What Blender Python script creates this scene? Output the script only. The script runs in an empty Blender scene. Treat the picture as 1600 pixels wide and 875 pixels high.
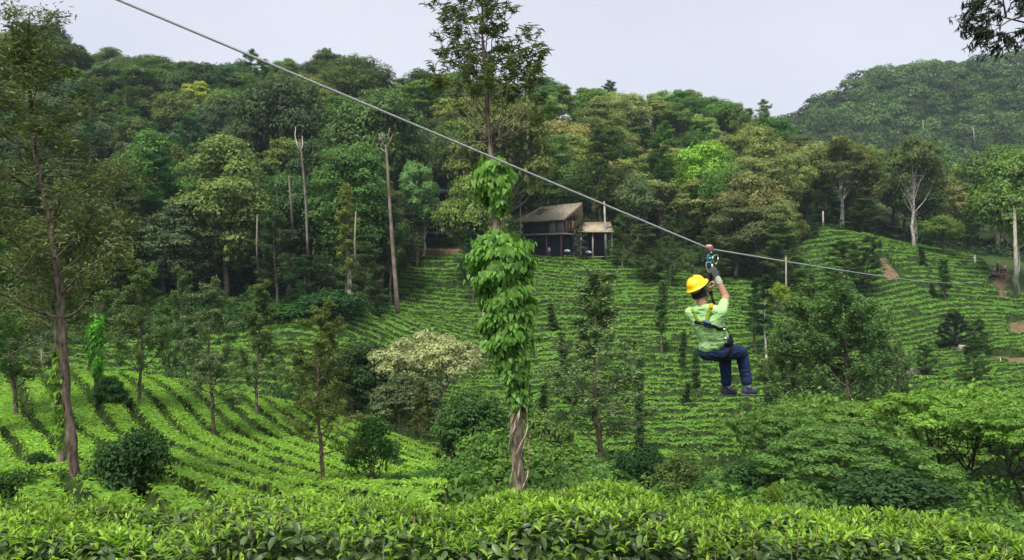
import bpy, math, random
import numpy as np
from mathutils import Vector, Matrix

random.seed(7); RNG = np.random.default_rng(7)
scn = bpy.context.scene
COL = scn.collection
R = math.radians

# ------------------------------------------------------------------ camera, sky, sun, exposure
F, CX, CY = 1250.0, 800.0, 437.5            # focal length and centre in photograph pixels
cd = bpy.data.cameras.new('camera'); cam = bpy.data.objects.new('camera', cd); COL.objects.link(cam)
cam.location = (0, 0, 0); cam.rotation_euler = (R(90), 0, 0)
cd.sensor_width = 36; cd.lens = 36 * F / 1600; cd.clip_start = .05; cd.clip_end = 5000
scn.camera = cam
SUN_EL, SUN_AZ = 58, 205                    # overcast: a broad soft sun, behind left of the camera
w = bpy.data.worlds.new('World'); scn.world = w; w.use_nodes = True
nt = w.node_tree; nt.nodes.clear()
out = nt.nodes.new('ShaderNodeOutputWorld'); bg = nt.nodes.new('ShaderNodeBackground')
sky = nt.nodes.new('ShaderNodeTexSky'); sky.sky_type = 'NISHITA'; sky.sun_disc = False
sky.sun_elevation = R(SUN_EL); sky.sun_rotation = R(SUN_AZ); sky.altitude = 900
hs = nt.nodes.new('ShaderNodeHueSaturation'); hs.inputs['Saturation'].default_value = .5
tc = nt.nodes.new('ShaderNodeTexCoord'); mp = nt.nodes.new('ShaderNodeMapping'); mp.inputs['Scale'].default_value = (1, 1, 2.2)
nz = nt.nodes.new('ShaderNodeTexNoise'); nz.inputs['Scale'].default_value = 1.7; nz.inputs['Detail'].default_value = 5
rp = nt.nodes.new('ShaderNodeValToRGB')     # the overcast cloud sheet
rp.color_ramp.elements[0].position = .3; rp.color_ramp.elements[0].color = (4.6, 4.9, 5.8, 1)
rp.color_ramp.elements[1].position = .72; rp.color_ramp.elements[1].color = (5.9, 6.05, 6.8, 1)
mx = nt.nodes.new('ShaderNodeMix'); mx.data_type = 'RGBA'; mx.inputs[0].default_value = .9
L = nt.links.new
L(tc.outputs['Generated'], mp.inputs['Vector']); L(mp.outputs[0], nz.inputs['Vector']); L(nz.outputs['Fac'], rp.inputs[0])
L(sky.outputs[0], hs.inputs['Color']); L(hs.outputs[0], mx.inputs[6]); L(rp.outputs[0], mx.inputs[7])
L(mx.outputs[2], bg.inputs[0]); bg.inputs[1].default_value = .1; L(bg.outputs[0], out.inputs[0])
sd = bpy.data.lights.new('sun', 'SUN'); sd.energy = 3.6; sd.angle = R(22); sd.color = (1, .955, .86)
sun = bpy.data.objects.new('sun', sd); COL.objects.link(sun)
az = R(SUN_AZ)
dv = Vector((math.sin(az) * math.cos(R(SUN_EL)), math.cos(az) * math.cos(R(SUN_EL)), math.sin(R(SUN_EL))))
sun.rotation_euler = dv.to_track_quat('Z', 'Y').to_euler()
scn.view_settings.view_transform = 'Standard'; scn.view_settings.look = 'None'
scn.view_settings.exposure = 0.55; scn.view_settings.gamma = 1
try:
    cy = scn.cycles
    cy.max_bounces = 6; cy.diffuse_bounces = 3; cy.glossy_bounces = 2; cy.transmission_bounces = 4
    cy.volume_bounces = 0; cy.transparent_max_bounces = 8; cy.use_denoising = True
    cy.caustics_reflective = False; cy.caustics_refractive = False
except Exception: pass

# ------------------------------------------------------------------ small helpers
def at(px, py, Y): return Vector(((px - CX) / F * Y, Y, (CY - py) / F * Y))
def nrm(a): return a / np.maximum(np.linalg.norm(a, axis=-1, keepdims=True), 1e-9)
def sstep(a, b, x): t = np.clip((x - a) / (b - a), 0, 1); return t * t * (3 - 2 * t)

def mesh_tris(name, V, T, smooth=False):
    me = bpy.data.meshes.new(name); V = np.ascontiguousarray(V, np.float32); T = np.ascontiguousarray(T, np.int32)
    me.vertices.add(len(V)); me.vertices.foreach_set('co', V.ravel())
    k = T.shape[1]
    me.loops.add(T.size); me.loops.foreach_set('vertex_index', T.ravel())
    me.polygons.add(len(T)); me.polygons.foreach_set('loop_start', np.arange(len(T), dtype=np.int32) * k)
    if smooth: me.polygons.foreach_set('use_smooth', np.ones(len(T), bool))
    me.update(calc_edges=True)
    return me

def link(name, me, m, parent=None, color=None, **tags):
    if m is not None and not len(me.materials): me.materials.append(m)
    o = bpy.data.objects.new(name, me); COL.objects.link(o)
    if parent is not None: o.parent = parent
    if color: o.color = (*color, 1)
    for k, v in tags.items(): o[k] = v
    return o

def root(name, loc, label, cat, group=None, rz=0):
    o = bpy.data.objects.new(name, None); COL.objects.link(o); o.location = loc; o.rotation_euler = (0, 0, rz)
    o.empty_display_size = .3
    o['label'] = label; o['category'] = cat
    if group: o['group'] = group
    return o

class Geo:
    """triangles gathered into one mesh"""
    def __init__(s): s.V = []; s.T = []; s.n = 0
    def add(s, V, T):
        V = np.asarray(V, float).reshape(-1, 3); T = np.asarray(T, int).reshape(-1, 3)
        s.V.append(V); s.T.append(T + s.n); s.n += len(V)
    def tube(s, pts, rad, n=7, cap=True):
        P = np.asarray(pts, float); r = np.broadcast_to(np.asarray(rad, float), (len(P),))
        D = nrm(np.gradient(P, axis=0)); up = np.array([0, 0, 1.]) if abs(D[0][2]) < .9 else np.array([1., 0, 0])
        X = nrm(np.cross(D, up)); Yv = np.cross(D, X)
        a = np.linspace(0, 2 * np.pi, n, endpoint=False)
        V = P[:, None] + r[:, None, None] * (np.cos(a)[None, :, None] * X[:, None] + np.sin(a)[None, :, None] * Yv[:, None])
        T = []
        for i in range(len(P) - 1):
            for j in range(n):
                k = (j + 1) % n; A, B, C_, D_ = i*n+j, i*n+k, (i+1)*n+k, (i+1)*n+j
                T += [(A, B, C_), (A, C_, D_)]
        V = V.reshape(-1, 3)
        if cap:
            V = np.vstack([V, P[:1], P[-1:]]); m = len(V)
            for j in range(n):
                k = (j + 1) % n; T += [(m-2, k, j), (m-1, (len(P)-1)*n+j, (len(P)-1)*n+k)]
        s.add(V, T)
    def box(s, c, d, M=None):
        c = np.asarray(c, float); d = np.asarray(d, float) / 2
        V = np.array([(x, y, z) for x in (-1, 1) for y in (-1, 1) for z in (-1, 1)]) * d
        if M is not None: V = V @ np.asarray(M.to_3x3() if hasattr(M, 'to_3x3') else M).T
        s.add(V + c, [(0,1,3),(0,3,2),(4,6,7),(4,7,5),(0,4,5),(0,5,1),(2,3,7),(2,7,6),(0,2,6),(0,6,4),(1,5,7),(1,7,3)])
    def ball(s, c, r, n=8, m=6):
        r = np.broadcast_to(np.asarray(r, float), (3,))
        V = [(0, 0, 1)] + [(math.sin(math.pi*i/m)*math.cos(2*math.pi*j/n), math.sin(math.pi*i/m)*math.sin(2*math.pi*j/n), math.cos(math.pi*i/m)) for i in range(1, m) for j in range(n)] + [(0, 0, -1)]
        T = []
        for j in range(n):
            k = (j+1) % n; T.append((0, 1+j, 1+k)); b = 1+(m-2)*n; T.append((len(V)-1, b+k, b+j))
            for i in range(m-2): a = 1+i*n; T += [(a+j, a+n+j, a+n+k), (a+j, a+n+k, a+k)]
        s.add(np.array(V)*r + np.asarray(c, float), T)
    def inst(s, tv, tt, P, Xa, Ya, Za, S):
        """copies of a template at P with axes Xa,Ya,Za (N,3) and size S (N,) or (N,3)"""
        S = np.asarray(S, float); S = S[:, None] * np.ones(3) if S.ndim == 1 else S
        V = (tv[None, :, 0, None]*S[:, None, 0:1]*Xa[:, None] + tv[None, :, 1, None]*S[:, None, 1:2]*Ya[:, None] + tv[None, :, 2, None]*S[:, None, 2:3]*Za[:, None]) + P[:, None]
        T = tt[None] + (np.arange(len(P)) * len(tv))[:, None, None]
        s.add(V, T)
    def mesh(s, name, smooth=False): return mesh_tris(name, np.vstack(s.V), np.vstack(s.T), smooth)

# leaf templates: long axis +Y, normal +Z
CARD_V = np.array([(0, 0, 0), (-.5, .5, .12), (0, 1, 0), (.5, .5, .12)]); CARD_T = np.array([(0, 1, 2), (0, 2, 3)])
CARD_T = CARD_T[:, ::-1].copy()
LEAF_V = np.array([(0,0,0),(0,.33,.05),(0,.7,.04),(0,1,-.06),(-.42,.3,.13),(-.36,.66,.1),(.42,.3,.13),(.36,.66,.1)])
LEAF_T = np.array([(0,1,4),(1,2,5),(1,5,4),(2,3,5),(0,6,1),(1,6,7),(1,7,2),(2,7,3)])[:, ::-1].copy()
HEART_V = np.array([(0,0,0),(0,.4,.03),(0,1.05,-.12),(-.3,-.12,.02),(-.5,.22,.06),(-.3,.66,.02),(.3,-.12,.02),(.5,.22,.06),(.3,.66,.02)])
HEART_T = np.array([(0,1,3),(1,4,3),(1,5,4),(1,2,5),(0,6,1),(1,6,7),(1,7,8),(1,8,2)])[:, ::-1].copy()

def frames(D, N):
    Yv = nrm(D); X = nrm(np.cross(Yv, N)); Z = np.cross(X, Yv); return X, Yv, Z
def rdir(n, rng): return nrm(rng.normal(size=(n, 3)))
def leaves(geo, P, N, rng, size, ratio=.5, jit=.6, tv=CARD_V, tt=CARD_T, droop=0., var=.35, D=None, djit=.6):
    n = len(P); N2 = nrm(N + rdir(n, rng) * jit)
    if D is None: D2 = rdir(n, rng)
    else: D2 = nrm(D + rdir(n, rng) * djit)
    D2 = D2 - (D2 * N2).sum(1, keepdims=True) * N2 + np.array([0, 0, -droop])
    X, Yv, Z = frames(D2, N2)
    S = size * (1 + rng.uniform(-var, var, n))
    geo.inst(tv, tt, P - Yv * S[:, None] * .4, X, Yv, Z, np.stack([S * ratio, S, S], 1))

def children(o): return [c for c in KIDS.get(o.name, [])]
KIDS = {}
def part(name, me, m, parent, color=None, **t):
    o = link(name, me, m, parent, color, **t); KIDS.setdefault(parent.name, []).append(o); return o
def copy_tree(o, parent=None):
    c = o.copy(); COL.objects.link(c)
    if parent is not None: c.parent = parent; KIDS.setdefault(parent.name, []).append(c)
    for ch in children(o): copy_tree(ch, c)
    return c

# ------------------------------------------------------------------ materials
def newmat(name):
    m = bpy.data.materials.new(name); m.use_nodes = True; m.node_tree.nodes.clear(); return m, m.node_tree
def N_(t, k, **kw):
    n = t.nodes.new(k)
    for a, b in kw.items(): setattr(n, a, b)
    return n
def foliage_mat(name, rough=.6, spec=.2, transl=.3, vlo=.6, vhi=1.45, warm=.35, nscale=.45, scl=1, cw_=(1.15, 1.04, .92)):
    m, t = newmat(name); l = t.links.new
    oi = N_(t, 'ShaderNodeObjectInfo'); ge = N_(t, 'ShaderNodeNewGeometry'); tc = N_(t, 'ShaderNodeTexCoord')
    mr = N_(t, 'ShaderNodeMapRange'); mr.inputs[3].default_value = vlo; mr.inputs[4].default_value = vhi
    l(ge.outputs['Random Per Island'], mr.inputs[0])
    nz = N_(t, 'ShaderNodeTexNoise'); nz.inputs['Scale'].default_value = nscale; nz.inputs['Detail'].default_value = 3
    l(tc.outputs['Object'], nz.inputs['Vector'])
    m2 = N_(t, 'ShaderNodeMapRange'); m2.inputs[1].default_value = .3; m2.inputs[2].default_value = .7; m2.inputs[3].default_value = .72; m2.inputs[4].default_value = 1.3
    l(nz.outputs['Fac'], m2.inputs[0])
    mu = N_(t, 'ShaderNodeMath', operation='MULTIPLY'); l(mr.outputs[0], mu.inputs[0]); l(m2.outputs[0], mu.inputs[1])
    vm = N_(t, 'ShaderNodeVectorMath', operation='SCALE'); cw = N_(t, 'ShaderNodeVectorMath', operation='MULTIPLY'); l(oi.outputs['Color'], cw.inputs[0]); cw.inputs[1].default_value = cw_; l(cw.outputs[0], vm.inputs[0]); l(mu.outputs[0], vm.inputs['Scale'])
    tn = N_(t, 'ShaderNodeAttribute'); tn.attribute_name = 'tint'; ta = N_(t, 'ShaderNodeMath', operation='ADD'); l(tn.outputs['Fac'], ta.inputs[0]); ta.inputs[1].default_value = 1; mu2 = N_(t, 'ShaderNodeMath', operation='MULTIPLY'); l(mu.outputs[0], mu2.inputs[0]); l(ta.outputs[0], mu2.inputs[1]); l(mu2.outputs[0], vm.inputs['Scale'])
    # some leaves younger and yellower
    wm = N_(t, 'ShaderNodeVectorMath', operation='MULTIPLY'); l(vm.outputs[0], wm.inputs[0]); wm.inputs[1].default_value = (1.45, 1.25, .7)
    st = N_(t, 'ShaderNodeMath', operation='MULTIPLY'); l(ge.outputs['Random Per Island'], st.inputs[0]); st.inputs[1].default_value = 7.31
    fr = N_(t, 'ShaderNodeMath', operation='FRACT'); l(st.outputs[0], fr.inputs[0])
    po = N_(t, 'ShaderNodeMath', operation='POWER'); l(fr.outputs[0], po.inputs[0]); po.inputs[1].default_value = 2.5
    pm = N_(t, 'ShaderNodeMath', operation='MULTIPLY'); l(po.outputs[0], pm.inputs[0]); pm.inputs[1].default_value = warm * 2
    mx = N_(t, 'ShaderNodeMix', data_type='RGBA'); l(pm.outputs[0], mx.inputs[0]); l(vm.outputs[0], mx.inputs[6]); l(wm.outputs[0], mx.inputs[7])
    p = N_(t, 'ShaderNodeBsdfPrincipled'); l(mx.outputs[2], p.inputs['Base Color'])
    p.inputs['Roughness'].default_value = rough; p.inputs['Specular IOR Level'].default_value = spec
    tl = N_(t, 'ShaderNodeBsdfTranslucent')
    tm = N_(t, 'ShaderNodeVectorMath', operation='MULTIPLY'); l(mx.outputs[2], tm.inputs[0]); tm.inputs[1].default_value = (1.3, 1.6, .6); l(tm.outputs[0], tl.inputs[0])
    ms = N_(t, 'ShaderNodeMixShader'); ms.inputs[0].default_value = transl; l(p.outputs[0], ms.inputs[1]); l(tl.outputs[0], ms.inputs[2])
    o = N_(t, 'ShaderNodeOutputMaterial'); l(ms.outputs[0], o.inputs[0]); return m
FOL = foliage_mat('foliage')
FEATHER = foliage_mat('feathery foliage', rough=.65, spec=.15, transl=.25, vlo=.6, vhi=1.5, warm=.2, cw_=(.92, 1.05, .95))
TEA = foliage_mat('tea foliage', rough=.5, spec=.3, transl=.3, vlo=.65, vhi=1.35, warm=.35, nscale=.12)
TEANEAR = foliage_mat('tea leaf', rough=.38, spec=.45, transl=.32, vlo=.45, vhi=1.4, warm=.3, nscale=1.6)
VINE = foliage_mat('vine leaf', rough=.45, spec=.22, transl=.3, vlo=.5, vhi=1.5, warm=.3, nscale=1.)

def noisy_mat(name, c1, c2, scale=4, rough=.8, bump=.3, stretch=(1, 1, 1), spec=.2, use_obj_color=False, detail=6, c3=None, bscale=None, metal=0):
    m, t = newmat(name); l = t.links.new
    tc = N_(t, 'ShaderNodeTexCoord'); mp = N_(t, 'ShaderNodeMapping'); mp.inputs['Scale'].default_value = stretch
    l(tc.outputs['Object'], mp.inputs[0])
    nz = N_(t, 'ShaderNodeTexNoise'); nz.inputs['Scale'].default_value = scale; nz.inputs['Detail'].default_value = detail; l(mp.outputs[0], nz.inputs['Vector'])
    rp = N_(t, 'ShaderNodeValToRGB'); e = rp.color_ramp.elements; e[0].position = .32; e[1].position = .68
    e[0].color = (*c1, 1); e[1].color = (*c2, 1); l(nz.outputs['Fac'], rp.inputs[0])
    if c3: q = e.new(.5); q.color = (*c3, 1)
    col = rp.outputs[0]
    if use_obj_color:
        oi = N_(t, 'ShaderNodeObjectInfo'); mm = N_(t, 'ShaderNodeVectorMath', operation='MULTIPLY'); l(col, mm.inputs[0]); l(oi.outputs['Color'], mm.inputs[1]); col = mm.outputs[0]
    p = N_(t, 'ShaderNodeBsdfPrincipled'); l(col, p.inputs['Base Color']); p.inputs['Roughness'].default_value = rough
    p.inputs['Specular IOR Level'].default_value = spec; p.inputs['Metallic'].default_value = metal
    if bump:
        b = N_(t, 'ShaderNodeBump'); b.inputs['Strength'].default_value = bump; b.inputs['Distance'].default_value = .02
        n2 = N_(t, 'ShaderNodeTexNoise'); n2.inputs['Scale'].default_value = bscale or scale * 3; n2.inputs['Detail'].default_value = 4; l(mp.outputs[0], n2.inputs['Vector'])
        l(n2.outputs['Fac'], b.inputs['Height']); l(b.outputs[0], p.inputs['Normal'])
    o = N_(t, 'ShaderNodeOutputMaterial'); l(p.outputs[0], o.inputs[0]); return m
BARK = noisy_mat('bark', (.16, .15, .14), (1.9, 1.85, 1.75), 11, .9, 1., (1, 1, .3), .1, True, bscale=14)
PALEBARK = noisy_mat('pale bark', (.5, .5, .48), (1.25, 1.2, 1.15), 2.2, .85, .4, (1, 1, .5), .15, True)

# ------------------------------------------------------------------ the lie of the land
# photograph pixel + distance of points on the ground; a thin plate spline runs through them
AN = [(-300,800,17),(0,815,15),(110,810,16),(300,800,18),(505,800,20),(660,805,21),(-400,640,34),(0,650,32),(140,655,32),(330,700,32),(420,700,34),(560,715,33),(680,745,31),
      (-300,572,42),(0,588,42),(160,600,42),(300,624,43),(480,655,42),(600,694,40),(700,752,33),
      (0,720,52),(250,725,52),(450,750,52),(620,760,50),(780,770,45),
      (-300,560,66),(0,600,62),(250,636,61),(420,645,62),(560,665,60),(300,560,72),(420,542,74),(560,560,74),
      (-300,500,84),(0,505,82),(300,515,80),(470,505,80),(600,500,86),
      (812,800,15),(900,790,22),(1000,800,22),(900,745,38),(1050,745,44),(1150,770,36),(1300,800,32),(1550,800,28),(1900,800,30),(1400,790,45),(1600,760,45),(1900,700,50),
      (760,700,60),(900,700,58),(1000,700,58),(1150,705,58),(1300,680,60),(700,600,78),(850,600,75),(1000,600,74),(1150,600,74),(640,500,95),(850,500,94),(1000,500,93),(1150,520,90),
      (640,415,114),(760,406,116),(860,398,118),(940,402,118),(1000,425,112),(1100,440,110),(1200,470,104),
      (1300,560,82),(1400,590,76),(1400,540,92),(1480,538,90),(1560,566,82),(1450,620,68),(1600,590,72),(1600,625,64),(1900,590,74),(1300,500,100),(1500,500,100),(1600,505,100),
      (1260,400,122),(1285,363,132),(1400,384,132),(1520,405,128),(1560,422,120),(1600,450,114),(1900,440,118)]
FR = [(-700,380,200),(-300,330,130),(0,330,130),(300,335,130),(560,350,135),(700,352,138),(900,350,140),(1100,350,140),(1290,352,150),(1500,380,160),(1750,380,160),(2100,370,160),
      (-300,180,200),(0,130,195),(200,165,200),(400,180,200),(600,172,203),(800,190,203),(1000,195,203),(1150,230,203),(1250,262,203),(1400,330,200),(1600,330,200),(1900,300,200),
      (-200,235,280),(200,260,280),(600,280,280),(1000,310,280),(1300,345,270),(1600,350,270),(2000,350,270),
      (1100,330,360),(1300,280,370),(1600,265,370),(2000,240,370),(600,380,380),(0,380,380),(1000,330,450),(1150,250,455),(1240,190,460),(1330,135,465),(1450,118,465),(1600,100,465),(1900,80,465),(2300,90,465),
      (600,420,560),(1200,330,600),(1600,300,600),(2200,300,600),(0,430,560),(-900,430,560),(-1200,400,330),(-1500,430,150),(2600,430,150),(3000,430,330)]
A_ = np.array([((p - CX) / F * Y, Y, (CY - q) / F * Y) for p, q, Y in AN + FR])
A_ = np.vstack([A_, [(-14, 14, -5.4), (-25, 5, -5), (25, 5, -7), (60, 5, -12), (-70, 10, -4), (0, 11, -5.3), (8, 12, -6.2), (-6, 13, -5.4), (60, 30, -14), (-60, 40, -4), (0, -30, 2), (-80, -30, 3), (80, -30, 0)]])
_S = 100.
def _U(r2): return np.where(r2 > 1e-12, r2 * np.log(np.maximum(r2, 1e-12)), 0)
_p = A_[:, :2] / _S; _n = len(_p)
_K = _U(((_p[:, None] - _p[None]) ** 2).sum(-1)) + np.eye(_n) * .0008
_P = np.hstack([np.ones((_n, 1)), _p]); _M = np.block([[_K, _P], [_P.T, np.zeros((3, 3))]])
_W = np.linalg.solve(_M, np.concatenate([A_[:, 2], np.zeros(3)]))
def H(x, y):
    x = np.asarray(x, float); y = np.asarray(y, float); sh = np.broadcast(x, y).shape
    q = np.stack([np.broadcast_to(x, sh).ravel(), np.broadcast_to(y, sh).ravel()], 1) / _S
    z = np.empty(len(q))
    for i in range(0, len(q), 20000):
        b = q[i:i+20000]; z[i:i+20000] = _U(((b[:, None] - _p[None]) ** 2).sum(-1)) @ _W[:_n] + _W[_n] + b @ _W[_n+1:]
    X, Yv = q[:, 0] * _S, q[:, 1] * _S
    am = .12 + .6 * sstep(120, 200, Yv)
    z = z + am * (np.sin(X * .31 + 1.3 * np.sin(Yv * .17)) * np.sin(Yv * .27 + .8 * np.sin(X * .13)))
    bench = -1.95 - .05 * X + .03 * np.sin(X * 2) * np.cos(Yv * 1.7)
    k = sstep(5.2, 9.5, Yv + .15 * X * (X > 0)) + sstep(12, 22, np.abs(X)) ; k = np.clip(k, 0, 1)
    z = bench * (1 - k) + z * k
    return z.reshape(sh)
def Hs(x, y): return float(H(x, y))
def proj(P): P = np.asarray(P); return CX + P[..., 0] / P[..., 1] * F, CY - P[..., 2] / P[..., 1] * F
def hit(px, py, y0=8, y1=300):
    Ys = np.arange(y0, y1, .25); X = (px - CX) / F * Ys; Z = (CY - py) / F * Ys
    d = H(X, Ys) - Z; k = np.argmax(d > 0)
    return Vector((X[k], Ys[k], float(H(X[k], Ys[k]))))
def inpoly(px, py, poly):
    r = np.zeros(np.shape(px), bool); n = len(poly)
    for i in range(n):
        x1, y1 = poly[i]; x2, y2 = poly[(i+1) % n]
        if y1 == y2: continue
        c = ((y1 > py) != (y2 > py)) & (px < (x2 - x1) * (py - y1) / (y2 - y1) + x1); r ^= c
    return r
# ------------------------------------------------------------------ ground sheet
SOIL = [  # bare red-brown earth: outlines on the ground given as photograph points, and the range of distance
    ([(1372,400),(1385,402),(1398,420),(1412,442),(1385,446),(1374,425)], 105, 140),
    ([(1542,416),(1580,418),(1583,436),(1572,455),(1578,474),(1562,470),(1550,440)], 100, 140),
    ([(1570,505),(1640,495),(1640,530),(1575,528)], 80, 110),
    ([(1535,555),(1640,560),(1640,590),(1600,580),(1540,567)], 60, 100),
    ([(636,386),(722,384),(730,402),(650,408),(630,400)], 105, 135),
    ([(820,372),(880,382),(900,408),(832,408)], 105, 119),
    ([(1095,735),(1180,728),(1180,752),(1095,752)], 36, 70),
    ([(940,725),(975,725),(985,745),(945,748)], 36, 70),
    ([(230,385),(275,380),(285,410),(240,415)], 84, 135),
    ([(1480,640),(1560,640),(1560,690),(1480,690)], 36, 70),
    ([(690,680),(760,650),(790,700),(760,750),(700,745)], 30, 66),
]
def soil_at(P):
    px, py = proj(P); m = np.zeros(px.shape, bool)
    for poly, a, b in SOIL: m |= inpoly(px, py, poly) & (P[..., 1] > a) & (P[..., 1] < b)
    return m
xs = np.unique(np.concatenate([np.linspace(-900, -120, 40), np.arange(-120, 120.1, 1.1), np.linspace(120, 900, 40)]))
ys = np.unique(np.concatenate([np.linspace(-60, 0, 14), np.arange(0, 150, 1.0), np.arange(150, 210, 2.5), np.linspace(210, 1400, 70)]))
GX, GY = np.meshgrid(xs, ys); GZ = H(GX, GY)
GV = np.stack([GX, GY, GZ], -1); nx = len(xs); ny = len(ys)
ii, jj = np.meshgrid(np.arange(ny - 1), np.arange(nx - 1), indexing='ij'); a0 = (ii * nx + jj).ravel()
GT = np.stack([a0, a0 + 1, a0 + nx + 1, a0 + nx], 1)
gm, t = newmat('ground'); l = t.links.new
tc = N_(t, 'ShaderNodeTexCoord')
def nzn(sc, det=5):
    n = N_(t, 'ShaderNodeTexNoise'); n.inputs['Scale'].default_value = sc; n.inputs['Detail'].default_value = det; l(tc.outputs['Object'], n.inputs['Vector']); return n
n1, n2, n3 = nzn(.35), nzn(3.), nzn(.9)
r1 = N_(t, 'ShaderNodeValToRGB'); r1.color_ramp.elements[0].color = (.02, .035, .012, 1); r1.color_ramp.elements[1].color = (.07, .12, .03, 1); l(n2.outputs['Fac'], r1.inputs[0])
r1.color_ramp.elements[0].position = .3; r1.color_ramp.elements[1].position = .7
r2 = N_(t, 'ShaderNodeValToRGB'); r2.color_ramp.elements[0].color = (.13, .075, .045, 1); r2.color_ramp.elements[1].color = (.3, .19, .12, 1); l(n3.outputs['Fac'], r2.inputs[0])
at_ = N_(t, 'ShaderNodeAttribute'); at_.attribute_name = 'bare'
ad = N_(t, 'ShaderNodeMath', operation='MULTIPLY_ADD'); l(n2.outputs['Fac'], ad.inputs[0]); ad.inputs[1].default_value = .9; l(at_.outputs['Fac'], ad.inputs[2])
ss = N_(t, 'ShaderNodeMapRange'); ss.inputs[1].default_value = .9; ss.inputs[2].default_value = 1.1; l(ad.outputs[0], ss.inputs[0])
mx = N_(t, 'ShaderNodeMix', data_type='RGBA'); l(ss.outputs[0], mx.inputs[0]); l(r1.outputs[0], mx.inputs[6]); l(r2.outputs[0], mx.inputs[7])
p = N_(t, 'ShaderNodeBsdfPrincipled'); l(mx.outputs[2], p.inputs['Base Color']); p.inputs['Roughness'].default_value = .95; p.inputs['Specular IOR Level'].default_value = .1
b = N_(t, 'ShaderNodeBump'); b.inputs['Distance'].default_value = .15; l(n2.outputs['Fac'], b.inputs['Height']); l(b.outputs[0], p.inputs['Normal'])
o = N_(t, 'ShaderNodeOutputMaterial'); l(p.outputs[0], o.inputs[0])
gme = mesh_tris('ground', GV.reshape(-1, 3), GT, True)
at1 = gme.attributes.new('bare', 'FLOAT', 'POINT')
bare = soil_at(np.where(GV[..., 1:2] > 1, GV, 1)).astype(float) * .6
bare[(GY > 1.5) & (GY < 6) & (np.abs(GX) < 6)] = 1
at1.data.foreach_set('value', bare.ravel().astype(np.float32))
link('ground', gme, gm, kind='structure')

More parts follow.
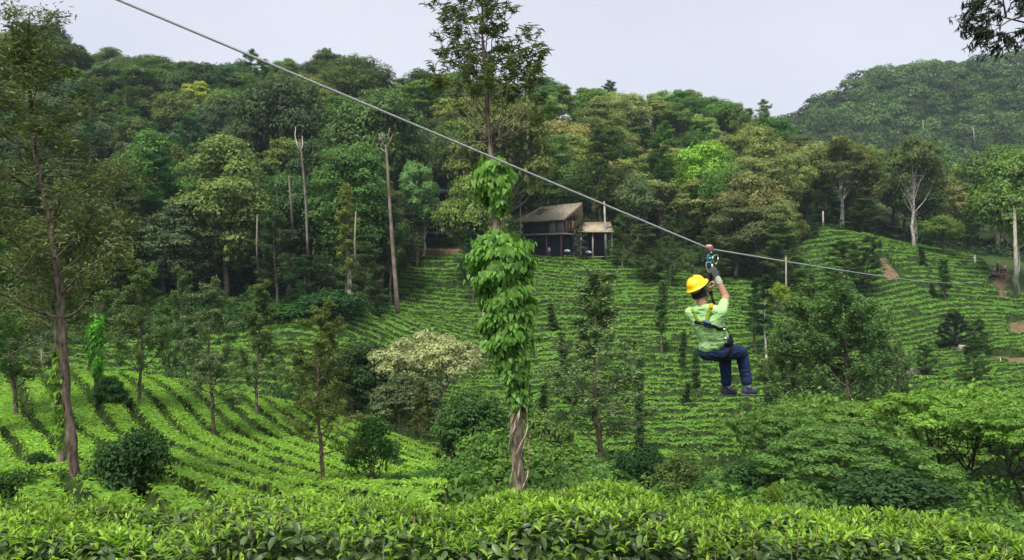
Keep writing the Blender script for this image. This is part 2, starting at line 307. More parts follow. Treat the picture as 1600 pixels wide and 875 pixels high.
# ------------------------------------------------------------------ tea: clipped rows following the slope
def lump(X, Yv, s):
    return (np.sin(X * 2.1 / s + 1.7 * np.sin(Yv * 1.3 / s)) + np.sin(Yv * 2.7 / s + 1.4 * np.sin(X * 1.9 / s + 2))) * .25 + .5
def cell(X, Yv):  # cheap hash noise per bush
    v = np.sin(X * 127.1 + Yv * 311.7) * 43758.5453; return v - np.floor(v)
def tea(name, label, poly, yr, xr, res, rowf, spacing, gap, hgt, dens, size, color, under, sidep=.25, hv=1., breaks=.15, ridge=.35, group=None, nleaf=1, chop=2.6):
    X, Yv = np.meshgrid(np.arange(xr[0], xr[1], res), np.arange(yr[0], yr[1], res)); Z = H(X, Yv)
    def hgt_at(X, Yv):
        r = rowf(X, Yv) / spacing; k = np.floor(r); d = np.abs(r - k - .5) * spacing      # distance from the row's centre line
        along = (X if spacing > 0 else X); s = along * .9 + cell(k, k * 3.1) * 9
        c = np.floor(s / chop + .35 * np.sin(s * .7 + k)); f = s / chop + .35 * np.sin(s * .7 + k) - c
        gp = gap * (.14 + .56 * cell(k, np.floor(along / 5.3 + k * .37)) ** .7); e = sstep(spacing / 2 - gp, spacing / 2 - gp - ridge * .5, d)
        br = np.where(cell(c, k + 7) < breaks, sstep(0, .2, np.minimum(f, 1 - f)), sstep(-.3, .12, np.minimum(f, 1 - f)))
        miss = np.where(cell(c + 3, k) < .03, .25, 1)
        return hgt * e * br * miss * (1 - .18 * hv + hv * (.24 * cell(k + 5, c) + .12 * lump(X, Yv, 1.2)))
    h = hgt_at(X, Yv)
    def ok(X, Yv, Z):
        P = np.stack([X, Yv, Z], -1); px, py = proj(P); return inpoly(px + 9 * np.sin(py * .13), py, poly) & ~soil_at(P)
    m = ok(X, Yv, Z); h = np.where(m, h, -.25)
    V = np.stack([X, Yv, Z + h + .01], -1); V[..., 2] += .05 * hgt * (h > .3) * np.random.default_rng(1).normal(size=h.shape); n1 = X.shape[1]; n0 = X.shape[0]
    i, j = np.meshgrid(np.arange(n0 - 1), np.arange(n1 - 1), indexing='ij'); a = (i * n1 + j).ravel()
    keep = (m[:-1, :-1] | m[1:, 1:] | m[1:, :-1] | m[:-1, 1:]).ravel(); a = a[keep]
    Tq = np.stack([a, a + 1, a + n1 + 1, a + n1], 1)
    u, inv = np.unique(Tq, return_inverse=True); Vc = V.reshape(-1, 3)[u]; Tq = inv.reshape(-1, 4)
    hq = h.ravel()[u][Tq]; tab = hq.min(1) > .62 * hgt; Ta = Tq[tab]; Tq = Tq[~tab]; T = np.vstack([Tq[:, :3], Tq[:, [0, 2, 3]]]); Tt = np.vstack([Ta[:, :3], Ta[:, [0, 2, 3]]])
    g = Geo(); 
    top = root(name, (0, 0, 0), label, 'tea plants', group)
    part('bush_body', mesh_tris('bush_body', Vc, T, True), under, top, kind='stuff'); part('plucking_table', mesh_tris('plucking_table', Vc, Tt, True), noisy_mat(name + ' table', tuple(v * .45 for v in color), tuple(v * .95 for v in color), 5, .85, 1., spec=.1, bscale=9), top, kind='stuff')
    area = (xr[1]-xr[0]) * (yr[1]-yr[0]); N = int(area * dens)
    rg = np.random.default_rng(int(abs(xr[0]*7+yr[0]*13)))
    x = rg.uniform(*xr, N); y = rg.uniform(*yr, N); z = H(x, y); q = ok(x, y, z); x, y, z = x[q], y[q], z[q]
    hh = hgt_at(x, y); e = .12; hx = (hgt_at(x + e, y) - hgt_at(x - e, y)) / (2*e); hy = (hgt_at(x, y + e) - hgt_at(x, y - e)) / (2*e)
    q = (hh > .6 * hgt) | ((hh > .15 * hgt) & (rg.random(len(x)) < sidep)); x, y, z, hh, hx, hy = (v[q] for v in (x, y, z, hh, hx, hy))
    Nn = nrm(np.stack([-hx, -hy, np.ones_like(x)], 1) + [0, 0, .25]); P = np.stack([x, y, z + hh + .03], 1)
    leaves(g, P + rg.normal(size=P.shape) * [0.03, .03, .03], Nn, rg, size, .55, .5, var=.4)
    part('leaves', g.mesh('leaves'), TEA, top, color, kind='stuff')
    return top
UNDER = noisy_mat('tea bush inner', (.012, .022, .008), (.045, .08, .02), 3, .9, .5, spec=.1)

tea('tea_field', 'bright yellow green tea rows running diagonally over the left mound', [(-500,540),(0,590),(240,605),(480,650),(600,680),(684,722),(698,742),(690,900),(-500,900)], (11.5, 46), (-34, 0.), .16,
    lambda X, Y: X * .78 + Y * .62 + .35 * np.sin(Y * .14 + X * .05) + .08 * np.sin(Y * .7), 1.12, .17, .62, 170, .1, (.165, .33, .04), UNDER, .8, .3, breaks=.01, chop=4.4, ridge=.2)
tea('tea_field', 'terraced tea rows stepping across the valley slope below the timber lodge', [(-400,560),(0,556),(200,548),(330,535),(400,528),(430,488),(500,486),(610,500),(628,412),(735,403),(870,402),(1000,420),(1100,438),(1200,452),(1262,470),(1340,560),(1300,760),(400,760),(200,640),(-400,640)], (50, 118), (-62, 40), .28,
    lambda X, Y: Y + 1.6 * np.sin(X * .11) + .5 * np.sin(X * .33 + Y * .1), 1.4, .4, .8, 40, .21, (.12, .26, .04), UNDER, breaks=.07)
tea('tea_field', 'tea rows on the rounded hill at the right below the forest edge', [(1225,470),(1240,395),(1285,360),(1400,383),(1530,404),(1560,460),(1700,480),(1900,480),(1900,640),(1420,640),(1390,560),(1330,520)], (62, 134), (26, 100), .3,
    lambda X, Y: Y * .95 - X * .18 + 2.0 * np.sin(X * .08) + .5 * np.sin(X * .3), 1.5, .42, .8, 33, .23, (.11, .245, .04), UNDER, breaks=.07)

# ------------------------------------------------------------------ the near hedge
def fore(name, label, xr, y0, y1, topf, nshoot, nold, seed, color, dark):
    rg = np.random.default_rng(seed); top = root(name, (0, 0, 0), label, 'tea hedge')
    def surf(x, y):  # bush profile: clipped table on top, faces falling away in front and behind
        t = (y - y0(x)) / (y1(x) - y0(x)); e = sstep(-.02, .26, t) * sstep(1.03, .8, t)
        bush = .5 + .5 * np.sin(x * 4.1 + 1.2 * np.sin(x * 1.3) + seed); dip = .17 * (bush ** 5) * (1 - t)
        return topf(x, y) - (1 - e) * .85 - dip + .02 * np.sin(x * 9 + y * 5) + .02 * np.sin(y * 11 - x * 4)
    # inner twig and shade mass
    X, Yv = np.meshgrid(np.linspace(*xr, 160), np.linspace(0, 1, 26)); Yw = y0(X) + (y1(X) - y0(X)) * Yv
    V = np.stack([X, Yw, surf(X, Yw) - .14 - .05 * rg.random(X.shape)], -1); n1 = X.shape[1]
    i, j = np.meshgrid(np.arange(25), np.arange(n1 - 1), indexing='ij'); a = (i * n1 + j).ravel()
    T = np.vstack([np.stack([a, a+1, a+n1+1], 1), np.stack([a, a+n1+1, a+n1], 1)])
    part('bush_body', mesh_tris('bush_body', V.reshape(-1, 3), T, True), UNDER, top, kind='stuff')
    def pick(n, lo=0., hi=1.):
        x = rg.uniform(*xr, n); t = rg.uniform(lo, hi, n); y = y0(x) + (y1(x) - y0(x)) * t; z = surf(x, y); e = .03
        Nn = nrm(np.stack([-(surf(x+e, y)-surf(x-e, y))/(2*e), -(surf(x, y+e)-surf(x, y-e))/(2*e), np.ones(n)], 1)); return np.stack([x, y, z], 1), Nn
    g = Geo()
    P, Nn = pick(nold)                                   # mature leaves lying outward
    P = P - Nn * rg.uniform(0, .13, (nold, 1)); D = Nn * .35 + rdir(nold, rg); D[:, 2] -= .15
    leaves(g, P, Nn + [0, 0, .35], rg, .058, .46, .7, LEAF_V, LEAF_T, .1, .38, D, .2)
    part('mature_leaves', g.mesh('mature_leaves'), TEANEAR, top, dark, kind='stuff')
    # young shoots: a few upright leaves each; the nearest ones are leaves of their own
    P, Nn = pick(nshoot); P = P[P[:, 0].argsort()]
    P, Nn = P, Nn
    patch = (np.sin(P[:, 0] * 2.3 + 2 * np.sin(P[:, 1] * 1.9)) + np.sin(P[:, 1] * 3.1 + P[:, 0])) * .5
    keep = rg.random(len(P)) < np.clip(.75 + .5 * patch, .12, 1) * (.22 + .78 * sstep(0, .55, (P[:, 1] - y0(P[:, 0])) / (y1(P[:, 0]) - y0(P[:, 0])))); P = P[keep]
    k = 5; S = np.repeat(P, k, 0); n = len(S); ang = rg.uniform(0, 6.28, n); el = np.tile(np.array([1.2, .75, .6, .4, .25]), len(P)) + rg.normal(0, .18, n)
    D = np.stack([np.cos(ang) * np.cos(el), np.sin(ang) * np.cos(el), np.sin(el)], 1)
    Nn = nrm(np.cross(D, np.cross(np.array([0, 0, 1.]), D)) + rdir(n, rg) * .25)
    S = S + np.stack([0*ang, 0*ang, np.tile(np.array([.05, .035, .024, .012, .0]), len(P))], 1) - [0, 0, .03]
    Xa, Ya, Za = frames(D, Nn); sz = np.tile(np.array([.024, .036, .042, .046, .046]), len(P)) * rg.uniform(.75, 1.35, n)
    px, py = proj(S); inview = (px > 0) & (px < 1600) & (py < 870)
    order = np.where(inview)[0][np.argsort((S[inview][:, 1] - sz[inview] * 8))][:290]
    rest = np.ones(n, bool); rest[order] = False
    g = Geo(); g.inst(LEAF_V, LEAF_T, S[rest], Xa[rest], Ya[rest], Za[rest], np.stack([sz*.42, sz, sz], 1)[rest])
    part('young_leaves', g.mesh('young_leaves'), TEANEAR, top, color, kind='stuff')
    lm = mesh_tris('leaf', LEAF_V * [.42, 1, 1], LEAF_T); lm.materials.append(TEANEAR)
    for q in order:
        o = link('leaf', lm, None, top, tuple(np.array(color) * rg.uniform(.75, 1.2)))
        M = Matrix([[Xa[q][r] * sz[q], Ya[q][r] * sz[q], Za[q][r] * sz[q], S[q][r]] for r in range(3)] + [[0, 0, 0, 1]]); o.matrix_local = M
    g = Geo()                                            # bare twigs showing in the gaps
    P, Nn = pick(260, .02, .5)
    for q in P:
        d = rdir(1, rg)[0]; d[2] = abs(d[2]); g.tube([q - [0, 0, .22], q - [0, 0, .1] + d * .04, q + d * .05], [.004, .003, .0015], 4)
    part('twigs', g.mesh('twigs'), BARK, top, (.16, .12, .08), kind='stuff')
    return top
fore('tea_hedge', 'long bright green tea hedge across the whole foreground', (-4.6, 4.6), lambda x: 3.0 + .12 * np.sin(x * 1.7), lambda x: 4.75 + .15 * np.sin(x),
     lambda x, y: -1.02 - .14 * (y - 3.2) - .08 * np.maximum(x - .6, 0) ** 1.2 - .02 * np.maximum(-x - 1, 0) + .02 * np.sin(x * 3.3), 13000, 26000, 3, (.175, .33, .035), (.075, .14, .045))
fore('tea_hedge', 'nearer glossy tea hedge in the lower right corner', (.75, 3.2), lambda x: 1.75 + .0 * x, lambda x: 2.75 + .08 * np.sin(x * 3),
     lambda x, y: -.93 - .03 * x - .5 * np.maximum(.95 - x, 0) + .03 * np.sin(x * 5), 4000, 8000, 5, (.17, .34, .035), (.08, .16, .045))
# ------------------------------------------------------------------ tree builders: each returns (trunk mesh, crown mesh)
def curve(p0, d0, L_, n, bend, rng, wob=.1):
    P = [np.array(p0, float)]; d = nrm(np.array(d0, float))
    for i in range(n):
        d = nrm(d + np.array([0, 0, bend]) / n + rng.normal(size=3) * wob); P.append(P[-1] + d * L_ / n)
    return np.array(P)
def silver_oak(h, cb, spread, nb, seed, tr=.13, flen=.34, fw=.2, ntuft=5, nfr=12, top=1., lean=(0, 0), shape=1., path=None, up=.55, tsp=.3, gapz=0, upj=.2):
    """tall straight tree with airy tufts of ferny foliage"""
    rg = np.random.default_rng(seed); T_ = Geo(); C_ = Geo()
    if path is None:
        s = np.linspace(0, 1, 9); path = np.stack([lean[0]*s*h + .02*h*np.sin(s*5+seed), lean[1]*s*h + .015*h*np.cos(s*4+seed), s*h], 1)
    path = np.array(path, float); zz = path[:, 2]
    rad = tr * (1 - .86 * (zz / zz.max()) ** 1.1); rad[0] *= 1.35
    s2 = np.linspace(0, 1, 26); s1 = np.linspace(0, 1, len(path)); pp = np.stack([np.interp(s2, s1, path[:, k]) for k in range(3)], 1); rr = np.interp(s2, s1, rad)
    pp[1:-1] += rg.normal(size=(24, 3)) * [tr*.16, tr*.16, 0]
    T_.tube(pp, rr * (1 + .1 * rg.normal(size=26)), 9)
    tips = []; dirs = []
    for i in range(nb):
        f = cb + (1 - cb) * (i + rg.random()) / nb
        if gapz and rg.random() < gapz: continue
        k = f * 25; b = pp[int(k)]; a = i * 2.4 + rg.uniform(-.5, .5)
        prof = (1 - ((f - cb) / (1 - cb)) ** 1.6 * (1 - .25 * top)) ** .8 * shape + (1 - shape) * .7
        Ln = spread * prof * rg.uniform(.6, 1.15)
        u = up + upj * rg.normal() ; d = np.array([math.cos(a), math.sin(a), u])
        B = curve(b, d, Ln, 6, .5, rg, .12); r0 = max(rr[int(k)] * .45, .012)
        T_.tube(B, np.linspace(r0, .006 + .1 * r0, 7), 5, False)
        for j in range(ntuft):
            q = rg.uniform(.3, 1); kk = q * 6; b2 = B[min(6, int(round(kk)))]
            d2 = nrm(B[min(6, int(kk)+1)] - B[max(0, int(kk)-1)] + rdir(1, rg)[0] * .8)
            S = curve(b2, d2, Ln * rg.uniform(.18, .4), 3, .3, rg, .15); T_.tube(S, np.linspace(r0 * .4, .004, 4), 4, False)
            for m in (1, 2, 3): tips.append(S[m] + rg.normal(size=3) * .04); dirs.append(nrm(S[m] - S[m-1]))
        tips.append(B[-1]); dirs.append(nrm(B[-1] - B[-2]))
    tips.append(pp[-1]); dirs.append(np.array([0, 0, 1.]))
    tips = np.array(tips); dirs = np.array(dirs); n = len(tips)
    P = np.repeat(tips, nfr, 0); D = np.repeat(dirs, nfr, 0)
    P = P + rg.normal(size=P.shape) * tsp * .5 * [1, 1, .6]; D = nrm(D * .7 + rdir(len(P), rg) * .9 + [0, 0, .15])
    leaves(C_, P, np.array([0, 0, 1.]) + rdir(len(P), rg) * .6, rg, flen, fw, .4, D=D, djit=.2)
    return T_.mesh('trunk', True), C_.mesh('crown')

def broadleaf(wd, h, th, ncl, ncard, size, seed, tr=.28, zs=.7, cr=(.13, .21), fill=.12, stems=1, ratio=.55, shape='dome', jit=.55, lay=1, droop=0, gap=0.):
    rg = np.random.default_rng(seed); T_ = Geo(); C_ = Geo()
    hc = h - th; c0 = np.array([0, 0, th + hc * .5]); cs = []
    for i in range(ncl * 3):
        d = rdir(1, rg)[0]; q = rg.uniform(.5, 1) ** .5
        x, y, z = d * q
        if shape == 'dome': z = abs(z) * 1.25 - .45 if rg.random() < .75 else z * .9
        f = 1.
        if shape == 'tall': t_ = (z + 1) / 2; f = .62 + .5 * math.sin(math.pi * min(1, t_ * 1.05 + .02)) - .28 * t_ ** 2
        if shape == 'flat': z = .75 - .55 * (x*x + y*y) + rg.uniform(-.35, .12)
        k = 1 + .16 * math.sin(3 * math.atan2(y, x) + seed) + rg.normal() * .05
        p = np.array([x * wd / 2 * .84 * f * k, y * wd / 2 * .84 * f * k, z * hc / 2 * .86]) + c0
        if all(np.linalg.norm((p - q_) * [1, 1, 1.3]) > wd * .085 for q_ in cs): cs.append(p)
        if len(cs) >= ncl: break
    cs = np.array(cs); n = len(cs); rc = wd * rg.uniform(*cr, n)
    w_ = rc ** 2; w_ /= w_.sum(); idx = rg.choice(n, ncard, p=w_)
    N_0 = rdir(ncard, rg); N_0[:, 2] = np.where(rg.random(ncard) < .72, np.abs(N_0[:, 2]), N_0[:, 2]); N_0 = nrm(N_0)
    rr = rc[idx] * (1 + .3 * np.sin(N_0[:, 0] * 5 + idx) * np.cos(N_0[:, 1] * 6 + idx * 2)) * rg.uniform(.7, 1.08, ncard)
    P = cs[idx] + N_0 * rr[:, None] * [1, 1, zs]
    leaves(C_, P, N_0 + [0, 0, .35], rg, size, ratio, jit, droop=droop, var=.45)
    m = int(ncard * fill); P = cs[rg.integers(0, n, m)] * [.75, .75, 1] + rg.normal(size=(m, 3)) * wd * .06 - [0, 0, hc * .06]
    leaves(C_, P, rdir(m, rg), rg, size * 1.5, .8, .8)
    for s in range(stems):
        a = s * 6.28 / max(1, stems) + 1; base = np.array([math.cos(a), math.sin(a), 0]) * tr * (stems > 1) * 1.2; tip = c0 + np.array([math.cos(a), math.sin(a), 0]) * wd * .18 * (stems > 1) - [0, 0, hc * .1]
        P = np.linspace(base, tip, 7); P[1:-1] += rg.normal(size=(5, 3)) * [tr * .5, tr * .5, 0]
        r_ = np.linspace(tr * 1.25, tr * .5, 7) / (stems ** .5); T_.tube(P, r_, 8)
        sel = range(s, n, stems * max(1, n // 26))
        for i in sel:
            st = P[rg.integers(3, 7)]; md = (st + cs[i]) / 2 + [0, 0, -.06 * wd]; T_.tube([st, md, cs[i]], [tr * .32, tr * .2, tr * .06], 5, False)
    return T_.mesh('trunk', True), C_.mesh('crown')

PROTO = {}
def proto(kind, wd, h, meshes, mat=FOL, bark=BARK, tcol=(.13, .11, .09)):
    PROTO.setdefault(kind, []).append((wd, h, meshes, mat, bark, tcol))
for k in range(5): proto('dome', 10, 13, broadleaf(10, 13, 4, 34, 15000, .34, 10 + k))
for k in range(4): proto('tall', 9, 19, broadleaf(9, 19, 3.2, 46, 19000, .34, 20 + k, shape='tall', zs=.6, cr=(.15, .24)))
for k in range(3): proto('clumpy', 10, 15, broadleaf(10, 15, 5, 24, 12000, .34, 30 + k, cr=(.11, .17), zs=.6, fill=.05))
for k in range(2): proto('fine', 10, 14, broadleaf(10, 14, 4, 40, 18000, .28, 40 + k, cr=(.1, .16), zs=.55))
for k in range(4): proto('oak', 6, 15, silver_oak(15, .2, 3.2, 40, 50 + k, .17, .3, .3, 5, 18, tsp=.38, up=.4), FEATHER)
for k in range(2): proto('slimoak', 3, 12, silver_oak(12, .3, 1.35, 26, 60 + k, .13, .26, .3, 4, 14, tsp=.3), FEATHER)
for k in range(2): proto('grevillea', 5.4, 12, silver_oak(12, .3, 2.7, 36, 70 + k, .15, .18, .3, 5, 36, tsp=.27, upj=.3, up=.4), FEATHER)
for k in range(2): proto('cedar', 10, 13, silver_oak(13, .1, 5.2, 60, 80 + k, .25, .27, .3, 8, 26, tsp=.42, up=.2, upj=.1), FEATHER)
for k in range(3): proto('umbrella', 10, 7.5, broadleaf(10, 7.5, 1.6 if k == 1 else 3, 95, 30000, .19, 90 + k, tr=.14, zs=.36, cr=(.06, .1), shape='dome' if k == 1 else 'flat', stems=3, fill=.04, jit=.4, ratio=.5))
for k in range(3): proto('bush', 2.4, 2, broadleaf(2.4, 2, .3, 26, 3600, .13, 100 + k, tr=.04, stems=3, cr=(.14, .22), zs=.8))
for k in range(3): proto('far', 10, 12, broadleaf(10, 12, 2.5, 16, 1500, 1.0, 110 + k, fill=.1, cr=(.16, .25)))
proto('leafy', 3.2, 4.4, broadleaf(3.2, 4.4, .9, 34, 4200, .17, 120, tr=.07, stems=4, cr=(.08, .14), zs=1.0, fill=.02, ratio=.42))
proto('blossom', 8, 7, broadleaf(8, 7, 2, 80, 17000, .2, 130, tr=.2, cr=(.07, .11), zs=.5, shape='flat', stems=2, fill=.04), tcol=(.3, .28, .24))
proto('glossy', 5, 5.5, broadleaf(5, 5.5, 1.8, 40, 7000, .22, 131, tr=.11, cr=(.1, .16), zs=.5, stems=2, fill=.08, ratio=.5), tcol=(.34, .32, .28))
proto('glossy', 5, 5.5, broadleaf(5, 5.5, 1.2, 48, 8000, .22, 133, tr=.11, cr=(.12, .18), zs=.6, stems=2, fill=.1, ratio=.5), tcol=(.2, .18, .15))
proto('pole', 1.2, 7, silver_oak(7, .35, .55, 26, 140, .09, .26, .35, 3, 12, tsp=.3), FEATHER)
proto('pole', 1.2, 7, silver_oak(7, .15, .5, 34, 141, .08, .26, .4, 3, 12, tsp=.25), FEATHER)
proto('lolly', 3.8, 8.6, broadleaf(3.8, 8.6, 4.6, 30, 5000, .2, 160, tr=.16, cr=(.14, .2), zs=.7, fill=.15), tcol=(.5, .46, .36))
cone = broadleaf(4.4, 5.5, .2, 34, 5000, .25, 150, tr=.12, cr=(.13, .2), zs=.7)
proto('cone', 4.4, 5.5, cone)

USED = set(); TREES = []
def plant_at(kind, X, Yv, zb, hh, wd_, color, label, cat='tree', group=None, var=None, tcol=None, rz=None, name=None, rng=random):
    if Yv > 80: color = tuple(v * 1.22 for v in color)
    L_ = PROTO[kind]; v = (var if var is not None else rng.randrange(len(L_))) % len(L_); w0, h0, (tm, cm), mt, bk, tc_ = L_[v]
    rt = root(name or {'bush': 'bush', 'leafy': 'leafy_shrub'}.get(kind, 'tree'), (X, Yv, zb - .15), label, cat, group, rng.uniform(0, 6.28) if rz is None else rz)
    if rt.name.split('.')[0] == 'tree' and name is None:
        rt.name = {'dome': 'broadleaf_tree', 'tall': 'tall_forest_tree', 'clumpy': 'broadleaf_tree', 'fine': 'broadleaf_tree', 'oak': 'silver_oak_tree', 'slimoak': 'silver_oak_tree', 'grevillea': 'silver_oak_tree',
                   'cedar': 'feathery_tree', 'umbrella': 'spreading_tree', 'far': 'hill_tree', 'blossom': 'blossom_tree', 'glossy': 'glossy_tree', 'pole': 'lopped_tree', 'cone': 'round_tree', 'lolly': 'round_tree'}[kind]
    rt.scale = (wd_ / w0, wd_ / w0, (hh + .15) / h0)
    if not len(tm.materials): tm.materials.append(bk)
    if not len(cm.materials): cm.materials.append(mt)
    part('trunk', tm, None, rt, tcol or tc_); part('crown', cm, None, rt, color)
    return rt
def plant(kind, px, Yv, top, wpx, color, label, **kw):
    X = (px - CX) / F * Yv; zb = Hs(X, Yv); return plant_at(kind, X, Yv, zb, (CY - top) / F * Yv - zb, wpx / F * Yv, color, label, **kw)

DK, MID, BR, OL = (.04, .075, .03), (.075, .135, .04), (.11, .21, .045), (.135, .175, .08)
BG, YG, GO, LM = (.045, .09, .052), (.19, .25, .05), (.15, .18, .11), (.14, .29, .05)
LG = (.115, .18, .065)
SKY = np.array([(-400,60),(0,42),(60,40),(130,58),(190,75),(260,72),(330,95),(400,92),(480,85),(540,82),(590,95),(630,125),(700,105),(800,140),(870,122),(950,130),(1030,150),(1090,145),(1140,165),(1200,170),(1235,195),(1260,212),(1330,212),(1400,222),(1480,240),(1560,222),(1650,200),(2000,190)])
def skyline(px): return float(np.interp(px, SKY[:, 0], SKY[:, 1]))

# --- trees on and around the left mound
plant('grevillea', 218, 33, 408, 118, OL, 'grey green silver oak behind the dark bush on the left tea mound', var=0)
plant('grevillea', 330, 31.5, 448, 118, GO, 'silver oak with a pale trunk standing in the middle of the left tea mound', var=1)
plant('grevillea', 404, 36, 445, 100, OL, 'slim dark silver oak just right of the middle of the mound', var=0)
plant('grevillea', 502, 21.5, 486, 135, (.14, .16, .06), 'silver oak with a bare reddish lower trunk at the right of the left tea mound', var=1, tcol=(.17, .12, .09))
plant('bush', 203, 17, 672, 125, (.03, .08, .025), 'large dark green bush beside the leftmost thick trunk', cat='bush', var=0)
plant('bush', 62, 21, 705, 42, (.02, .06, .02), 'small dark bush low on the far left of the tea mound', cat='bush', var=1)
plant('bush', 25, 16, 730, 95, (.035, .1, .02), 'low green bush at the left edge behind the hedge', cat='bush', var=2)
plant('glossy', 172, 33, 585, 52, (.03, .1, .03), 'small round dark green tree at the foot of the hanging vine', var=1)
plant('leafy', 582, 23.5, 636, 92, (.045, .13, .03), 'upright leafy shrub with several thin stems near the right of the tea mound', cat='shrub')
plant('bush', 680, 25, 733, 75, (.045, .15, .025), 'rounded bright green bush at the right end of the tea mound', cat='bush', var=1)
plant('bush', 622, 23, 738, 55, (.03, .09, .02), 'low dark green bush just right of the leafy shrub', cat='bush', var=2)
plant('bush', 535, 24, 742, 60, (.03, .1, .025), 'low green bush between the reddish silver oak and the leafy shrub', cat='bush', var=0)
plant('oak', 20, 30, 330, 130, OL, 'olive silver oak at the left edge behind the thick trunk', var=2)
plant('oak', -40, 26, 300, 150, LG, 'bright silver oak cut off by the left edge of the view', var=1)
plant('oak', 62, 44, 430, 80, GO, 'grey silver oak with a pale stem behind the left edge trees', var=0, tcol=(.4, .38, .34))
plant('slimoak', 265, 60, 470, 48, MID, 'slender green tree in front of the dark forest behind the tea mound', var=1)
plant('oak', 140, 40, 392, 120, OL, 'olive feathery tree rising behind the hanging green vine column', var=3)
plant('oak', 290, 52, 425, 80, (.11, .16, .07), 'green feathery tree between two silver oaks on the mound', var=1)
plant('bush', 722, 21, 712, 90, (.07, .17, .04), 'fresh green bush at the bottom right corner of the mound', cat='bush', var=0)
plant('bush', 660, 19, 745, 90, (.06, .16, .04), 'low fresh bush in front of the bottom end of the mound', cat='bush', var=2)
for k, (px, to, wp) in enumerate(((262, 604, 62), (318, 612, 58), (372, 618, 66), (430, 622, 70), (486, 632, 62), (60, 572, 60), (120, 584, 56))):
    plant('bush' if k % 2 else 'cone', px, 50, to - 24, wp, (.045 + .008 * (k % 3), .1, .035), ('dark shrub behind the left tea mound ' + ['below the olive feathery tree', 'left of the pale trunked silver oak', 'right of the pale trunked silver oak', 'right of the slim dark silver oak', 'left of the reddish silver oak', 'near the left edge', 'beside the thick dark trunk'][k]), cat='bush', name='bush')
plant('dome', 363, 150, 134, 120, MID, 'green rounded tree high on the hillside right of the yellow green crown', var=3)
plant('bush', 800, 112, 372, 40, (.05, .11, .035), 'dark bush at the left foot of the lodge', cat='bush', var=1)
plant('oak', 975, 111, 335, 62, (.1, .14, .06), 'grey green feathery tree covering the right side of the lower lodge roof', var=2)
# --- valley between the mound and the terraced slope
plant('glossy', 636, 42, 572, 118, (.085, .13, .07), 'greyish glossy tree with leaning pale stems below the cream blossom tree', var=0)
plant('blossom', 670, 60, 508, 185, (.27, .33, .2), 'wide flat crowned tree covered in cream blossom left of the vine clad tree')
plant('grevillea', 660, 38, 598, 52, (.11, .12, .035), 'slim olive brown tree beside the greyish glossy tree', var=0)
plant('glossy', 735, 36, 606, 122, (.05, .12, .035), 'dark glossy leaved tree left of the vine clad trunk', var=1)
plant('bush', 735, 37, 650, 105, (.04, .085, .03), 'dark green bush under the dark glossy tree', cat='bush', var=2)
plant('dome', 548, 60, 532, 130, (.028, .07, .025), 'dark rounded tree behind the silver oak with the reddish trunk', var=2)
plant('dome', 612, 64, 560, 90, (.03, .075, .03), 'dark tree half hidden under the left side of the blossom tree', var=3)
plant('slimoak', 463, 57, 560, 34, (.07, .13, .035), 'very slim tree with a pale stem behind the left mound', var=0, tcol=(.42, .4, .36))
plant('slimoak', 500, 62, 520, 40, YG, 'yellowish slim tree rising behind the reddish silver oak', var=1)
plant('bush', 770, 27, 672, 120, (.085, .19, .045), 'light green bush left of the foot of the vine clad trunk', cat='bush', var=0)
plant('bush', 858, 26, 690, 130, (.1, .2, .05), 'bright leafy bush right of the foot of the vine clad trunk', cat='bush', var=1)
plant('bush', 850, 40, 640, 95, (.1, .18, .05), 'tall pale green bush behind the foot of the vine clad trunk', cat='bush', var=2)
plant('bush', 925, 30, 715, 120, (.09, .19, .07), 'soft green bush at the foot of the feathery grey oak', cat='bush', var=2)
plant('bush', 1003, 29, 698, 78, (.018, .06, .02), 'dark green bush in the valley below the tea terraces', cat='bush', var=0)
plant('leafy', 1065, 27, 700, 92, (.085, .15, .045), 'pale leafy shrub right of the dark valley bush', cat='shrub')
plant('bush', 1120, 24, 745, 80, (.04, .11, .03), 'green bush just behind the hedge at the right of the valley', cat='bush', var=1)
plant('bush', 970, 34, 740, 80, (.05, .13, .03), 'small green bush left of the dark valley bush', cat='bush', var=1)
plant('oak', 934, 36, 428, 175, (.16, .2, .11), 'feathery grey green oak standing before the tea terraces', var=3, tcol=(.2, .15, .11))
plant('slimoak', 826, 52, 600, 48, (.05, .11, .03), 'slim green tree right behind the vine clad trunk', var=0)
plant('oak', 1275, 50, 448, 165, (.12, .17, .07), 'feathery olive tree left of centre in the group right of the rider', var=0)
plant('cedar', 1325, 46, 462, 215, (.11, .17, .07), 'broad feathery conifer shaped tree right of the rider', var=1)
plant('cedar', 1235, 54, 510, 130, (.1, .14, .06), 'lower feathery tree just right of the rider\'s shoes', var=0)
plant('cedar', 1395, 52, 545, 95, (.1, .13, .07), 'small feathery tree beside the pink boulder', var=1)
UM = (.11, .22, .05)
plant('umbrella', 1215, 33, 628, 180, (.09, .19, .05), 'layered green tree below the rider\'s shoes', var=0)
plant('umbrella', 1330, 29, 650, 300, (.085, .19, .05), 'dense spreading tree with layered leaves at the lower right', var=1)
plant('umbrella', 1290, 40, 612, 230, UM, 'bright layered tree behind the dense spreading tree', var=2)
plant('umbrella', 1500, 33, 598, 270, (.13, .27, .05), 'bright flat topped tree with bare dark limbs at the lower right', var=2, tcol=(.05, .04, .03))
plant('umbrella', 1610, 29, 612, 240, (.12, .25, .05), 'flat topped tree cut by the right edge', var=0, tcol=(.05, .04, .03))
plant('umbrella', 1430, 42, 604, 220, (.11, .23, .05), 'flat green crown behind the bright flat topped tree', var=1)
plant('umbrella', 1575, 46, 592, 260, (.13, .26, .06), 'flat light green crown below the tan path at the right', var=1)
plant('bush', 1210, 21, 752, 34, (.11, .2, .03), 'small yellow green bush behind the hedge', cat='bush', var=2)
